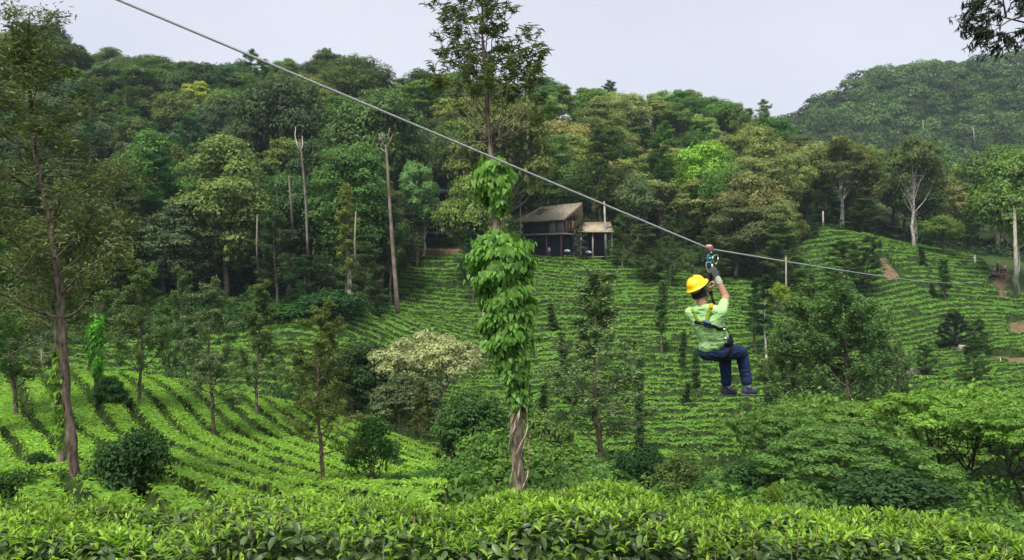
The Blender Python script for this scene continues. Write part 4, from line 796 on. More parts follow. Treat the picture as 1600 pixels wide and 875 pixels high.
# dead pale forked trunk
g = Geo(); p_ = wpath([(622,505),(620,470),(617,430),(613,380),(609,320),(606,270),(604,240),(602,226)], 90); rt = root('dead_tree', tuple(p_[0]), 'dead pale brown trunk with a forked bare top left of the central tree', 'tree')
q = p_ - p_[0]; g.tube(q, [.31, .27, .24, .21, .18, .16, .14, .1], 9); part('trunk', g.mesh('trunk', True), PALEBARK, rt, (.22, .18, .145))
for a in ([(603,232),(597,222),(592,210)], [(604,232),(609,221),(615,208)], [(608,222),(607,208),(609,200)], [(596,221),(598,212),(596,206)], [(605,240),(600,236),(594,231)]):
    g = Geo(); g.tube(wpath(a, 90) - p_[0], [.13, .08, .03], 6); part('branch', g.mesh('branch', True), PALEBARK, rt, (.28, .24, .2))
for nm, a, Y, r_, col, lb in (('bare_tree', [(403,420),(401,380),(402,335)], 86, .13, (.2, .18, .15), 'thin pale stem right beside the tall pale green tree'), ('bare_tree', [(557,425),(554,380),(556,330)], 84, .12, (.26, .24, .2), 'thin crooked pale stem under the orange topped slim tree'),
                          ('bare_tree', [(1443,212),(1442,188)], 372, .32, (.25, .26, .24), 'tiny pale trunk on the hazy far hill left of the other'), ('bare_tree', [(1523,226),(1521,200)], 366, .32, (.25, .26, .24), 'tiny pale trunk on the hazy far hill near the right edge'),
                          ('bare_tree', [(640,372),(638,330),(640,296)], 116, .25, (.2, .19, .18), 'grey trunk in the shade left of the dark cabin'),('bare_tree', [(481,400),(480,372),(478,320),(474,270),(471,238),(468,222)], 84.5, .15, (.19, .17, .15), 'pale bare trunk showing against the dark forest left of the dead tree'),
                          ('bare_tree', [(458,370),(455,320),(451,275)], 85, .15, (.15, .13, .11), 'thin grey trunk in the dark gap of the left forest'),
                          ('bare_tree', [(757,560),(757,500),(755,420)], 56, .17, (.42, .38, .32), 'pale trunk left of the hanging vine leaves before the terraces'),
                          ('bare_tree', [(947,405),(946,360),(944,315)], 115.6, .21, (.36, .35, .33), 'pale grey trunk rising past the lower lodge roof'),
                          ('bare_tree', [(1426,392),(1426,340),(1425,292)], 131, .22, (.42, .41, .38), 'tall white trunk on the crest of the right tea hill'),
                          ('bare_tree', [(1588,462),(1587,400),(1585,325)], 108, .32, (.4, .38, .33), 'pale trunk standing at the right edge beside the waiting people'),
                          ('tree_stump', [(1151,697),(1151,670),(1150,645)], 62, .17, (.17, .09, .06), 'red brown stump pole at the bottom of the terraces below the rider'),
                          ('bare_tree', [(1286,362),(1286,330)], 133, .2, (.4, .38, .34), 'short pale trunk at the left crest of the right tea hill')):
    p_ = wpath(a, Y); rt = root(nm, tuple(p_[0]), lb, 'tree'); g = Geo(); g.tube(p_ - p_[0], np.linspace(r_, r_ * .55, len(p_)), 8); part('trunk', g.mesh('trunk', True), PALEBARK, rt, col)
    if '471' in str(a):
        for b_ in ([(471,240),(464,225),(461,212),(462,198)], [(470,236),(473,226),(472,212)]):
            g = Geo(); g.tube(wpath(b_, Y) - p_[0], np.linspace(.11, .03, len(b_)), 6); part('branch', g.mesh('branch', True), PALEBARK, rt, (.5, .46, .4))
    if '1151' in str(a): part('knot', (lambda g_: (g_.ball(p_[1] - p_[0], (.24, .24, .3)), g_.mesh('knot', True))[1])(Geo()), BARK, rt, (.13, .08, .06))

# branch hanging into the top right corner
rn = np.random.default_rng(31); Yb = 6.5; st = np.array(at(1760, 30, Yb)); rt = root('overhanging_branch', tuple(st), 'thin dark drooping branch hanging into the top right corner of the sky', 'branch')
g = Geo(); c = Geo()
for a in ([(1760,60),(1660,48),(1600,36),(1580,22),(1560,18),(1530,20),(1510,30)], [(1760,40),(1640,40),(1600,46),(1575,50),(1555,52)], [(1760,-30),(1650,-25),(1600,-12),(1570,-6),(1540,2)], [(1592,34),(1570,36),(1550,48),(1530,50)], [(1600,46),(1585,58),(1570,62)],
          [(1580,22),(1565,0),(1550,-5),(1530,4)], [(1650,-25),(1610,0),(1600,12)], [(1560,18),(1545,30),(1530,44)], [(1700,-30),(1640,-8),(1612,20)]):
    B = wpath(a, Yb) - st + rn.normal(size=(len(a), 3)) * [.01, .06, .01]; g.tube(B, np.linspace(.009, .0028, len(B)), 6, False)
    seg = B[len(B)//2:]
    for j in range(15):
        k = rn.integers(0, len(seg)); S = curve(seg[k], nrm(np.array([-.8, 0, -.4]) + rdir(1, rn)[0] * .9), rn.uniform(.06, .2), 4, -.5, rn, .15); g.tube(S, np.linspace(.0035, .0015, 5), 4, False)
        Pp = np.repeat(S[1:], 3, 0); leaves(c, Pp + rn.normal(size=Pp.shape) * .008, rdir(len(Pp), rn) + [0, -.4, .4], rn, .062, .2, .5, D=np.array([-.5, 0, -.8]) + 0 * Pp, djit=.6)
part('twigs', g.mesh('twigs', True), BARK, rt, (.09, .075, .075)); part('leaves', c.mesh('leaves'), FEATHER, rt, (.035, .045, .035))

# ------------------------------------------------------------------ lodge
def flat(name, col, rough=.8, bump=.25, scale=6, var=.25, spec=.2, stretch=(1, 1, 1), metal=0):
    a = tuple(v * (1 - var) for v in col); b_ = tuple(v * (1 + var) for v in col); return noisy_mat(name, a, b_, scale, rough, bump, stretch, spec, metal=metal)
THATCH = flat('thatch', (.37, .31, .225), .95, .9, 2.2, .45, .05, (1, 1, 5)); DARKW = flat('dark boards', (.02, .024, .035), .7, .3, 5, .4); GREYP = flat('grey canvas', (.2, .2, .19), .8, .2, 2, .2)
TIMB = flat('weathered timber', (.3, .26, .22), .8, .4, 3, .3, stretch=(1, 1, .3)); REDW = flat('red brown wood', (.16, .07, .05), .7, .3, 4, .3); CURT = flat('pale curtain', (.5, .42, .38), .9, .3, 6, .2); TAN = flat('tan panel', (.42, .31, .17), .8, .2, 3, .15)
WHITEM = flat('white paint', (.75, .76, .78), .5, .1, 3, .08); METAL = flat('dull steel', (.5, .5, .52), .35, .1, 20, .15, .5, metal=.9)
def prism(g, pts, up):  # polygon (list of xyz) extruded by vector up
    P_ = np.array(pts, float); n = len(P_); V = np.vstack([P_, P_ + np.array(up)]); T = [(0, i+1, i) for i in range(1, n-1)] + [(n, n+i, n+i+1) for i in range(1, n-1)]
    for i in range(n): k = (i+1) % n; T += [(i, k, n+k), (i, n+k, n+i)]
    g.add(V, T)
def solid(name, m, par, *prs, **t):
    g = Geo()
    for pts, up in prs: prism(g, pts, up)
    return part(name, g.mesh(name), m, par, **t)
O = np.array([7.54, 115., 0]); u = nrm(np.array([[-5.94, 3., 0]]))[0]; v = nrm(np.array([[2.46, 4.6, 0]]))[0]  # u: along the front to the left, v: into depth
LW, LD = 6.65, 5.2; z0, z1 = 6.75, 8.75
base = np.array([7.54, 115., Hs(7.5, 116)]); rt = root('lodge', tuple(base), 'timber lodge on stilts with a steep tan thatched roof at the top of the terraces', 'lodge')
def W(a, b, z): return O + u * a + v * b + [0, 0, z] - base
def quad(name, m, a0, b0, a1, b1, za, zb, th=.12, par=rt, **t):  # upright panel from (a0,b0) to (a1,b1)
    d = nrm(np.array([(u * (a1-a0) + v * (b1-b0))]))[0]; n_ = np.cross(d, [0, 0, 1.]) * th
    return solid(name, m, par, ([W(a0, b0, za), W(a1, b1, za), W(a1, b1, zb), W(a0, b0, zb)], n_), **t)
solid('floor', TIMB, rt, ([W(-.5, -.6, z0-.22), W(LW+.3, -.6, z0-.22), W(LW+.3, LD, z0-.22), W(-.5, LD, z0-.22)], (0, 0, .22)))
for i, (a0, a1) in enumerate(((.06, 1.3), (1.42, 2.5))): quad('wall_panel', GREYP, a0, 0, a1, 0, z0+.02, z1)
quad('wall', DARKW, 2.6, .05, LW, .05, z0, z1); quad('wall', DARKW, LW-.1, .2, LW-.1, LD, z0, z1); quad('wall', DARKW, 0, LD, LW, LD, z0, z1)
quad('screen', DARKW, 2.7, .5, LW-.1, .5, z0-1.9, z0-.3); 
quad('wall', DARKW, .06, 1.9, .06, LD, z0, z1)
quad('curtain', CURT, .0, .15, .0, .85, z0+.02, z1-.15, .05); quad('curtain', CURT, .0, 1.0, .0, 1.75, z0+.02, z1-.2, .05)
quad('window_panel', TAN, -.02, 2.1, -.02, 4.5, z0+.5, z1, .06)
for b_ in (0, .92, 1.85, 3.4, 4.95): quad('post', REDW, -.1, b_, -.1, b_+.14, z0, z1+.2, .14)
for k in range(2): quad('rail', REDW, -.5, -.4, -.5, LD-.2, z0+.4+.45*k, z0+.48+.45*k, .08)
# roof: front and rear slopes, oversailing towards the right
zr = 10.85; ov = 1.6
FLe, FRe = W(LW+1.0, -.9, 8.3), W(-.35, -.9, 8.55); RL, RR = W(LW-1.6, LD/2, zr-.15), W(-ov, LD/2, zr+.15); BLe, BRe = W(LW+1., LD+.9, 8.3), W(-.35, LD+.9, 8.55)
solid('roof', THATCH, rt, ([FLe, FRe, RR, RL], (0, 0, .22))); solid('roof', THATCH, rt, ([BRe, BLe, RL, RR], (0, 0, .215))); solid('roof', THATCH, rt, ([BLe, FLe, RL], (0, 0, .21)))
solid('gable_board', REDW, rt, ([FRe + [0, 0, -.02], RR + [0, 0, -.02], RR + [0, 0, -.25], FRe + [0, 0, -.25]], tuple(v * .08)))
solid('ridge_cap', TIMB, rt, ([RL + [0, 0, .2], RR + [0, 0, .2], RR + v * .25 + [0, 0, .16], RL + v * .25 + [0, 0, .16]], (0, 0, .1)))
zg = 2.2
for a in (.3, 2.6, 4.6, LW-.1): quad('stilt', DARKW if a > 3 else REDW, a, -.3, a+.2, -.3, zg, z0-.22, .2)
quad('lower_wall', DARKW, .2, .9, LW, .9, zg, z0-.24); quad('lower_wall', DARKW, .2, .95, .2, LD, zg, z0-.24)
# lower wing at the right
wn = Hs(12, 117) - 1
def Bx(name, m, x0, x1, y0, y1, za, zb, **t): g = Geo(); g.box(np.array([(x0+x1)/2, (y0+y1)/2, (za+zb)/2]) - base, (x1-x0, y1-y0, zb-za)); return part(name, g.mesh(name), m, rt, **t)
S3 = lambda x, y, z: np.array([x, y, z]) - base
solid('lower_roof', THATCH, rt, ([S3(9.6, 115.6, 6.85), S3(14.7, 115.2, 6.8), S3(14.7, 119.6, 8.55), S3(10.0, 120, 8.45)], (0, 0, .2)), label='flat tan thatched lower roof')
Bx('lower_wall', DARKW, 10.2, 14.4, 118.6, 118.75, wn, 7.6); Bx('lower_wall', DARKW, 8.6, 11.2, 117.0, 117.12, wn, 6.4)
for x in (9.9, 11.6, 14.35): Bx('stilt', TIMB, x, x+.22, 115.9, 116.1, wn, 6.9)
Bx('deck', TIMB, 7.9, 14.5, 115.7, 118.5, wn+1.25, wn+1.4)
Bx('bench', DARKW, 8.2, 10.0, 116.4, 117.0, wn+1.4, wn+2.0)
# far dark cabin
rt = root('cabin', (-14.5, 124, Hs(-14.5, 124)), 'dark cabin with two white windows hidden among trees above the earth bank', 'cabin'); base = np.array(rt.location)
def Cb(name, m, p0, p1, y0, y1, par=None, **t):  # box between two photograph corners
    a, b_ = at(p0[0], p0[1], y0), at(p1[0], p1[1], y0); g = Geo(); g.box((np.array([(a.x+b_.x)/2, (y0+y1)/2, (a.z+b_.z)/2])) - base, (abs(b_.x-a.x), y1-y0, abs(b_.z-a.z))); return part(name, g.mesh(name), m, par or rt, **t)
Cb('wall', DARKW, (645,300), (716,368), 123, 127); SLATE = flat('blue grey board', (.09, .11, .15), .7, .2, 4, .2)
g = Geo(); P_ = [np.array(at(680 + 26 * math.cos(a), 303 - 9 * math.sin(a), 122.2)) - base for a in np.linspace(0, math.pi, 9)]; prism(g, P_, (0, 5.2, 0)); part('roof', g.mesh('roof'), DARKW, rt)
for a, b_ in (((664,309),(669,317)), ((672,309),(682,320))):
    f_ = Cb('window', WHITEM, a, b_, 122.8, 122.98); Cb('sill', TIMB, (a[0]-.5, b_[1]), (b_[0]+.5, b_[1]+1), 122.6, 122.98, f_)
Cb('post', SLATE, (687,328), (693,364), 122.2, 122.7); Cb('post', SLATE, (644,338), (652,368), 122.2, 122.7); Cb('deck', DARKW, (642,362), (716,366), 121.9, 122.99)
def thing1(name, label, cat, loc, col_m, parts):
    rt = root(name, loc, label, cat)
    for nm, fn, m in parts:
        g = Geo(); fn(g); part(nm, g.mesh(nm, True), m, rt)
    return rt
p_ = at(692, 361, 121.5); thing1('storage_box', 'small white box beside the cabin post on the earth bank', 'box', tuple(p_), None, [('box', lambda g: g.box((0, 0, .1), (.5, .4, .36)), WHITEM), ('lid', lambda g: g.box((0, 0, .31), (.56, .46, .06)), WHITEM)])
for (px, py), lb in (((886, 392), 'white rounded bundle under the lodge beside its stilts'), ((919, 394), 'white rounded bundle beneath the right end of the lodge')):
    p_ = at(px, py, 115.2); thing1('bundle', lb, 'bundle', tuple(p_), None, [('cover', lambda g: (g.ball((0, 0, 0), (.42, .3, .22), 10, 7), g.ball((.25, 0, -.05), (.25, .25, .17))), WHITEM), ('strap', lambda g: g.tube([(-.1, -.31, -.1), (-.1, -.25, .13), (-.1, 0, .22), (-.1, .25, .13)], .02, 5), DARKW)])
for px, y0_, y1_, Y, r_, lb, m in ((1228, 440, 400, 100, .11, 'grey wooden post crossed by the cable at the left of the right tea hill', TIMB), (1523, 420, 399, 121, .13, 'white post beside the waiting people on the right hill', WHITEM), (813, 382, 316, 117, .1, 'thin tall pole at the left end of the lodge', TIMB),
                                   (1563, 592, 560, 78, .05, 'thin pale post on the lower tea slope at the right', METAL)):
    p_ = at(px, y0_, Y); h_ = (y0_ - y1_) / F * Y; z_ = min(p_.z, Hs(p_.x, p_.y)); top = p_.z + h_ - z_
    thing1('post', lb, 'post', (p_.x, p_.y, z_), None, [('shaft', (lambda g, t=top, r=r_: g.tube([(0, 0, -.2), (.02, 0, t * .5), (0, 0, t)], [r, r * .95, r * .85], 8)), m), ('cap', (lambda g, t=top, r=r_: g.tube([(0, 0, t), (0, 0, t + .07)], [r * 1.15, r * .8], 8)), m)])
import mathutils.noise as mn
def rock(px, py, Y, size, label, seed, color):
    p_ = at(px, py, Y); g = Geo(); g.ball((0, 0, 0), 1, 22, 14); V = np.vstack(g.V); T = np.vstack(g.T)
    for k in range(len(V)):
        q = Vector(V[k]) * 1.3 + Vector((seed, 0, 0)); d = 1 + .35 * mn.noise(q) + .16 * mn.noise(q * 3); V[k] = V[k] * d
    V = np.clip(V, -.86, .8) * size; me = mesh_tris('boulder', V, T); o = link('boulder', me, flat('rock ' + str(seed), color, .9, .8, 1.5, .3, .15), label=label, category='boulder'); o.location = p_
rock(1418, 590, 74, (1.5, 1.1, 1.0), 'pinkish grey boulder at the foot of the right tea hill', 3, (.42, .34, .29)); rock(1507, 548, 86, (1.7, 1.1, .8), 'pale grey rock ledge in the middle of the right tea slope', 5, (.42, .39, .33))
rock(1466, 603, 70, (.9, .7, .5), 'small reddish rock right of the pinkish grey boulder', 8, (.3, .17, .12))

# ------------------------------------------------------------------ bodies: capsules fused by a voxel remesh into one skin
from mathutils.bvhtree import BVHTree
SCR = bpy.data.scenes.new('scratch')
def fuse(name, caps, voxel, m, parent, smooth=4, wr=0., ws=9., color=None, aniso=(1, 1, 1), smooth_f=.5, **t):
    g = Geo()
    for p0, r0, p1, r1 in caps:
        p0 = np.array(p0, float); p1 = np.array(p1, float); n = 5
        if np.linalg.norm(p1 - p0) < 1e-5: g.ball(p0, r0, 14, 10); continue
        g.tube([p0 + (p1 - p0) * k / n for k in range(n + 1)], [r0 + (r1 - r0) * k / n for k in range(n + 1)], 14)
        g.ball(p0, r0, 14, 10); g.ball(p1, r1, 14, 10)
    o = bpy.data.objects.new('tmp', g.mesh('tmp')); SCR.collection.objects.link(o)
    md = o.modifiers.new('r', 'REMESH'); md.mode = 'VOXEL'; md.voxel_size = voxel; md.use_smooth_shade = True
    if smooth: s_ = o.modifiers.new('s', 'SMOOTH'); s_.iterations = smooth; s_.factor = smooth_f
    SCR.view_layers[0].update(); dg = SCR.view_layers[0].depsgraph; me = bpy.data.meshes.new_from_object(o.evaluated_get(dg)); me.name = name
    bpy.data.objects.remove(o)
    if wr:
        n_ = len(me.vertices); co = np.empty(n_ * 3, np.float32); me.vertices.foreach_get('co', co); no = np.empty(n_ * 3, np.float32); me.vertices.foreach_get('normal', no); co = co.reshape(-1, 3); no = no.reshape(-1, 3)
        fq = np.array([mn.noise(Vector(q)) + .5 * mn.noise(Vector(q) * 2.1) for q in (co * np.array(aniso) * ws).tolist()]); co = co + no * (wr * (1 - np.abs(fq) * 2.2))[:, None]
        me.vertices.foreach_set('co', co.astype(np.float32).ravel())
        me.update()
    me.materials.clear(); me.materials.append(m)
    me.polygons.foreach_set('use_smooth', np.ones(len(me.polygons), bool)); me.update()
    return part(name, me, None, parent, color, **t)
SKIN = flat('skin', (.42, .23, .15), .55, .1, 30, .08, .4); SHIRT = flat('lime cotton', (.40, .66, .27), .9, .3, 60, .06, .1); DENIM = flat('navy denim', (.022, .038, .095), .85, .5, 90, .3, .15)
HELM = flat('yellow helmet shell', (.95, .62, .01), .3, .03, 3, .03, .5); HAIR = flat('black hair', (.012, .01, .009), .6, .6, 80, .4, .3); WEB = flat('black webbing', (.012, .013, .016), .7, .5, 120, .3, .2)
LIME = flat('lime webbing', (.27, .40, .03), .7, .5, 120, .15, .2); GLOVE = flat('dark grey glove', (.07, .075, .085), .8, .4, 60, .3, .15); CUFF = flat('pale grey cuff', (.4, .42, .36), .8, .3, 60, .15, .15)
SOCK = flat('grey sock', (.36, .38, .42), .9, .4, 80, .2, .1); SHOE = flat('dark blue grey shoe', (.05, .055, .075), .7, .3, 50, .3, .2); SOLE = flat('pale sole', (.14, .14, .15), .8, .2, 30, .1, .2)
BLUEP = flat('blue pad', (.06, .12, .3), .6, .2, 30, .2, .3); ORNG = flat('orange webbing', (.7, .35, .04), .7, .3, 80, .1, .2)
pel = np.array(at(1124, 549, 9.4))
pr = root('person', tuple(pel), 'person in a lime shirt, navy jeans and yellow helmet hanging from the cable', 'person')
A = np.array; f_ = A([.42, .91, 0]); r_ = A([.91, -.42, 0])
hL, hR = A([-.11, .03, .0]), A([.055, -.03, .01]); kL, kR = A([.145, .31, -.085]), A([.335, .26, -.04]); aL, aR = A([.165, .30, -.425]), A([.40, .245, -.41])
wst, chs, nkb = A([-.075, -.04, .14]), A([-.165, -.1, .36]), A([-.225, -.135, .53]); sL, sR = A([-.35, -.065, .46]), A([-.03, -.22, .475])
eR, wR_ = A([.075, .0, .635]), A([-.015, .045, .865]); eL, wL_ = A([-.2, .20, .55]), A([-.075, .12, .715]); hd = A([-.275, -.115, .725])
def hand(wr, Pd, Nn, closed=1., s=1.):
    Pd = nrm(Pd[None])[0]; Nn = nrm((Nn - Pd * Pd.dot(Nn))[None])[0]; S = np.cross(Pd, Nn); caps = []
    for k in range(4): caps.append((wr + S * (k - 1.5) * .012 * s, .017 * s, wr + Pd * .085 * s + S * (k - 1.5) * .02 * s, .0125 * s))
    for k, ln in enumerate((.95, 1.05, 1.0, .8)):
        b_ = wr + Pd * .09 * s + S * (k - 1.5) * .021 * s; an = 0
        for sg, rr_, dl in ((.042, .0098, 55), (.027, .009, 75), (.021, .0082, 50)):
            an += math.radians(dl * closed * (1 + .08 * (k - 1.5))); e_ = b_ + (Pd * math.cos(an) + Nn * math.sin(an)) * sg * ln * s; caps.append((b_, rr_ * s, e_, rr_ * s * .93)); b_ = e_
    t0 = wr + Pd * .025 * s - S * .022 * s; t1 = t0 + (-S * .55 + Pd * .6 + Nn * .45) * .045 * s; t2 = t1 + (Pd * .55 + Nn * .8 + S * .1) * .032 * s; t3 = t2 + (Nn * .7 + S * .65 + Pd * .2) * .024 * s
    return caps + [(t0, .015 * s, t1, .0115 * s), (t1, .011 * s, t2, .0098 * s), (t2, .0095 * s, t3, .0085 * s)]
hRd, hLd = A([-.42, .1, .9]), A([-.1, -.25, .9])
up = nrm((hd - nkb)[None])[0]
face = nrm(A([[.6, .78, .12]]))[0]
body = [(hL, .09, hR, .09), (hL, .082, kL, .055), (hR, .082, kR, .055), (kL, .055, aL, .036), (kR, .055, aR, .036), ((hL + hR) / 2, .08, wst, .08), (wst - r_ * .04, .075, chs - r_ * .05, .08), (wst + r_ * .04, .075, chs + r_ * .05, .08),
        (chs, .075, nkb, .052), (sL, .048, nkb - up * .015, .042), (sR, .048, nkb - up * .015, .042), (nkb - up * .03, .056, hd - up * .06 - face * .012, .054), (sR, .056, eR, .046), (eR, .047, wR_, .031), (sL, .056, eL, .046), (eL, .047, wL_, .031),
        (hd - face * .018, .083, hd + face * .018 + up * .02, .08), (hd + face * .045 - up * .075, .048, hd + face * .02 - up * .02, .07), (hd + face * .06 - up * .09, .026, hd + face * .05 - up * .06, .04), (hd + face * .095 + up * -.02, .012, hd + face * .108 - up * .035, .015)]
side = nrm(np.cross(face, up)[None])[0]
for sg in (1, -1):
    e0 = hd + side * sg * .077 - up * .015 - face * .005; body += [(e0 - up * .02, .011, e0 + up * .018 - face * .006 + side * sg * .008, .014)]
    y0_ = hd + face * .088 + side * sg * .03 + up * .005; body += [(y0_ - side * .008, .01, y0_ + side * .008, .01)]
body += [(hd + face * .098 - up * .06 - side * .018, .008, hd + face * .098 - up * .06 + side * .018, .008)]
body += hand(wL_, hLd, A([.75, -.5, .1]))
fuse('body', body, .0058, SKIN, pr, 2)
# hair below the helmet rim, then helmet
hair = []
for a in np.linspace(.75, 5.5, 30):
    d = face * math.cos(a) + side * math.sin(a); hair += [(hd + d * .07 + up * .03, .026, hd + d * .068 - up * .075 * (1 if 1.35 < a < 4.9 else .15), .02)]
fuse('hair', hair, .006, HAIR, pr, 2, .003, 60)
hu = nrm((up * .93 - face * .33 + A([-.05, 0, 0]))[None])[0]; hf = nrm((face - hu * face.dot(hu))[None])[0]; hs_ = np.cross(hf, hu); hc = hd + up * .035
g = Geo(); n = 40; rings = [(0, .158), (.008, .15), (.02, .132), (.05, .129), (.085, .115), (.115, .088), (.135, .05), (.142, .0)]
V = []; 
for z_, q in [(-.006, .15), (-.002, .16)] + rings:
    for j in range(n):
        a = 2 * math.pi * j / n; rr_ = q * (1 + .12 * math.cos(a) ** 2); rr_ = rr_ + (.028 if z_ < .01 and q > .14 else 0) * max(0, math.cos(a)) ** 2; rr_ -= .0035 * (abs(math.sin(a)) < .16) * (z_ > .03) * -1.6
        V.append(hc + (hf * math.cos(a) + hs_ * math.sin(a) * .96) * rr_ * .87 + hu * (z_ * .9 + .012))
T = []
for i in range(9):
    for j in range(n): k = (j+1) % n; T += [(i*n+j, i*n+k, (i+1)*n+k), (i*n+j, (i+1)*n+k, (i+1)*n+j)]
g.add(V, T); V2 = [hc + (x - hc) * .96 - hu * .003 for x in A(V)]; g.add(V2, [t_[::-1] for t_ in T]); part('helmet', g.mesh('helmet', True), HELM, pr)
# shirt, trousers
shirt = [(wst - r_ * .07 - A([0, 0, .07]), .112, wst - r_ * .07, .115), (wst + r_ * .06 - A([0, 0, .0]), .11, wst + r_ * .07 + A([0, 0, .04]), .112), (wst - r_ * .07, .115, chs - r_ * .085, .122), (wst + r_ * .065, .112, chs + r_ * .085, .12), (wst, .12, chs, .13),
         (chs - r_ * .085, .12, sL, .074), (chs + r_ * .085, .118, sR, .074), (chs, .12, nkb - up * .02, .075), (sL, .07, nkb - up * .02, .066), (sR, .07, nkb - up * .02, .066), (sR, .07, sR + (eR - sR) * .62, .06), (sL, .07, sL + (eL - sL) * .62, .06),
         (wst - r_ * .1 - A([0.01, 0, .085]), .075, wst + r_ * .02 - A([0, 0, .05]), .1)]
shirt = [(a_, r1 * .885, b2, r2 * .885) for a_, r1, b2, r2 in shirt]
so = fuse('shirt', shirt, .0075, SHIRT, pr, 5, .0055, 9, aniso=(1.2, 1.2, 2.2))
pants = [(hL - A([.02, 0, 0]), .112, hR, .108), (hL + A([0, 0, .06]), .105, hR + A([0, 0, .1]), .1), (hL, .108, kL, .077), (hR, .105, kR, .077), (kL + A([0, 0, .0]), .077, kL * .2 + aL * .8, .062), (kR, .077, kR * .2 + aR * .8, .062), (kL * .2 + aL * .8, .062, kL * .13 + aL * .87, .062), (kR * .2 + aR * .8, .062, kR * .13 + aR * .87, .062)]
pants = [(a_, r1 * .97, b2, r2 * .99) for a_, r1, b2, r2 in pants]
po = fuse('jeans', pants, .0075, DENIM, pr, 4, .007, 10, aniso=(1, 1, 2.4))
for a_, k_ in ((aL, kL), (aR, kR)):
    cu = a_ * .88 + k_ * .12; fuse('cuff', [(cu + A([0, 0, .012]), .0655, cu - A([0, 0, .012]), .0655)], .007, DENIM, pr, 2, .002, 20)
    fuse('sock', [(a_ + A([0, 0, .06]), .047, a_ - A([0, 0, .05]), .04)], .006, SOCK, pr, 2, .002, 50)
    tf = nrm(A([[.78, .6, -.1]]))[0]; h0 = a_ - A([0, 0, .095]); sf = np.cross(tf, [0, 0, 1.])
    so_ = fuse('shoe', [(h0 - tf * .05, .042, h0 + tf * .05, .045), (h0 - tf * .03 + A([0, 0, .035]), .043, h0 + tf * .02 + A([0, 0, .03]), .042), (h0 + tf * .05, .044, h0 + tf * .15, .036), (h0 + tf * .06 + sf * .012, .038, h0 + tf * .14 + sf * .01, .034)], .006, SHOE, pr, 3, .002, 30)
    g = Geo(); pts = [h0 + tf * (.045 + .145 * math.cos(a)) + sf * (.047 * math.sin(a)) * (1 if math.cos(a) > 0 else .85) - A([0, 0, .052]) for a in np.linspace(0, 2 * math.pi, 22, endpoint=False)]; prism(g, pts, (0, 0, .024)); me = g.mesh('sole'); part('sole', me, SOLE, so_)
fuse('glove', hand(wR_ + A([0, 0, .0]), hRd, A([-.2, .95, .2]), .85, 1.12) + [(wR_, .031, wR_ + (eR - wR_) * .1, .034)], .0055, GLOVE, pr, 1)
fuse('glove_cuff', [(wR_ + (eR - wR_) * .05, .037, wR_ + (eR - wR_) * .27, .042)], .006, CUFF, pr, 2, .002, 40)
fuse('wristband', [(wL_ + (eL - wL_) * .02, .033, wL_ + (eL - wL_) * .14, .034)], .006, WEB, pr, 1)
def bvh(o): return BVHTree.FromPolygons([v_.co.copy() for v_ in o.data.vertices], [tuple(p_.vertices) for p_ in o.data.polygons])
TRE = [bvh(so), bvh(po)]
def strapline(name, pts, wid, m, off=.004, th=.0028, par=pr):
    P_ = np.array(pts, float); s = np.linspace(0, len(P_) - 1, 26); Q = np.stack([np.interp(s, range(len(P_)), P_[:, k]) for k in range(3)], 1); C_, N3 = [], []
    for q in Q:
        best = min(((t_.find_nearest(Vector(q))) for t_ in TRE), key=lambda z: z[3]); C_.append(best[0] + best[1] * off); N3.append(best[1])
    C_ = np.array(C_)
    for _ in range(4): C_[1:-1] = (C_[:-2] + 2 * C_[1:-1] + C_[2:]) / 4
    C_[1:-1] = (C_[:-2] + 2 * C_[1:-1] + C_[2:]) / 4; N3 = nrm(np.array(N3)); N3[1:-1] = nrm(N3[:-2] + N3[1:-1] + N3[2:]); D = nrm(np.gradient(C_, axis=0)); Wd = nrm(np.cross(D, N3))
    V = np.stack([C_ - Wd * wid / 2 - N3 * th, C_ + Wd * wid / 2 - N3 * th, C_ + Wd * wid / 2 + N3 * th, C_ - Wd * wid / 2 + N3 * th], 1).reshape(-1, 3); T = []
    for i in range(25):
        for j in range(4): k = (j+1) % 4; T += [(i*4+j, i*4+k, i*4+4+k), (i*4+j, i*4+4+k, i*4+4+j)]
    T += [(0, 2, 1), (0, 3, 2), (100, 101, 102), (100, 102, 103)]; g = Geo(); g.add(V, T); return part(name, g.mesh(name), m, par)
def pp_(px, py, y): return A([(px - 1124) / 133., y, (549 - py) / 133.])
hn = part('harness', (lambda g: (g.box(pp_(1090, 511, -.29), (.001, .001, .001)), g.mesh('harness'))[1])(Geo()), WEB, pr)
strapline('shoulder_strap', [pp_(1107, 468, -.05), pp_(1101, 474, -.3), pp_(1094, 485, -.35), pp_(1090, 498, -.36), pp_(1089, 510, -.35)], .042, LIME, par=hn)
strapline('shoulder_strap', [pp_(1080, 474, -.0), pp_(1075, 484, -.2), pp_(1076, 497, -.3), pp_(1084, 508, -.33)], .036, LIME, par=hn)
strapline('chest_belt', [pp_(1074, 502, -.2), pp_(1084, 508, -.4), pp_(1095, 515, -.4), pp_(1110, 520, -.4), pp_(1124, 517, -.35), pp_(1136, 510, -.2), pp_(1139, 505, .0)], .036, WEB, .005, par=hn)
strapline('waist_belt', [pp_(1139, 512, -.1), pp_(1139, 524, -.1), pp_(1136, 534, -.15), pp_(1128, 541, -.2)], .04, WEB, .012, par=hn)
strapline('leg_loop', [pp_(1139, 534, -.1), pp_(1138, 546, -.2), pp_(1131, 557, -.2), pp_(1122, 562, -.1)], .03, WEB, .006, par=hn)
strapline('collar_strap', [pp_(1098, 476, -.3), pp_(1104, 471, -.25), pp_(1108, 467, -.1)], .032, ORNG, .008, par=hn)
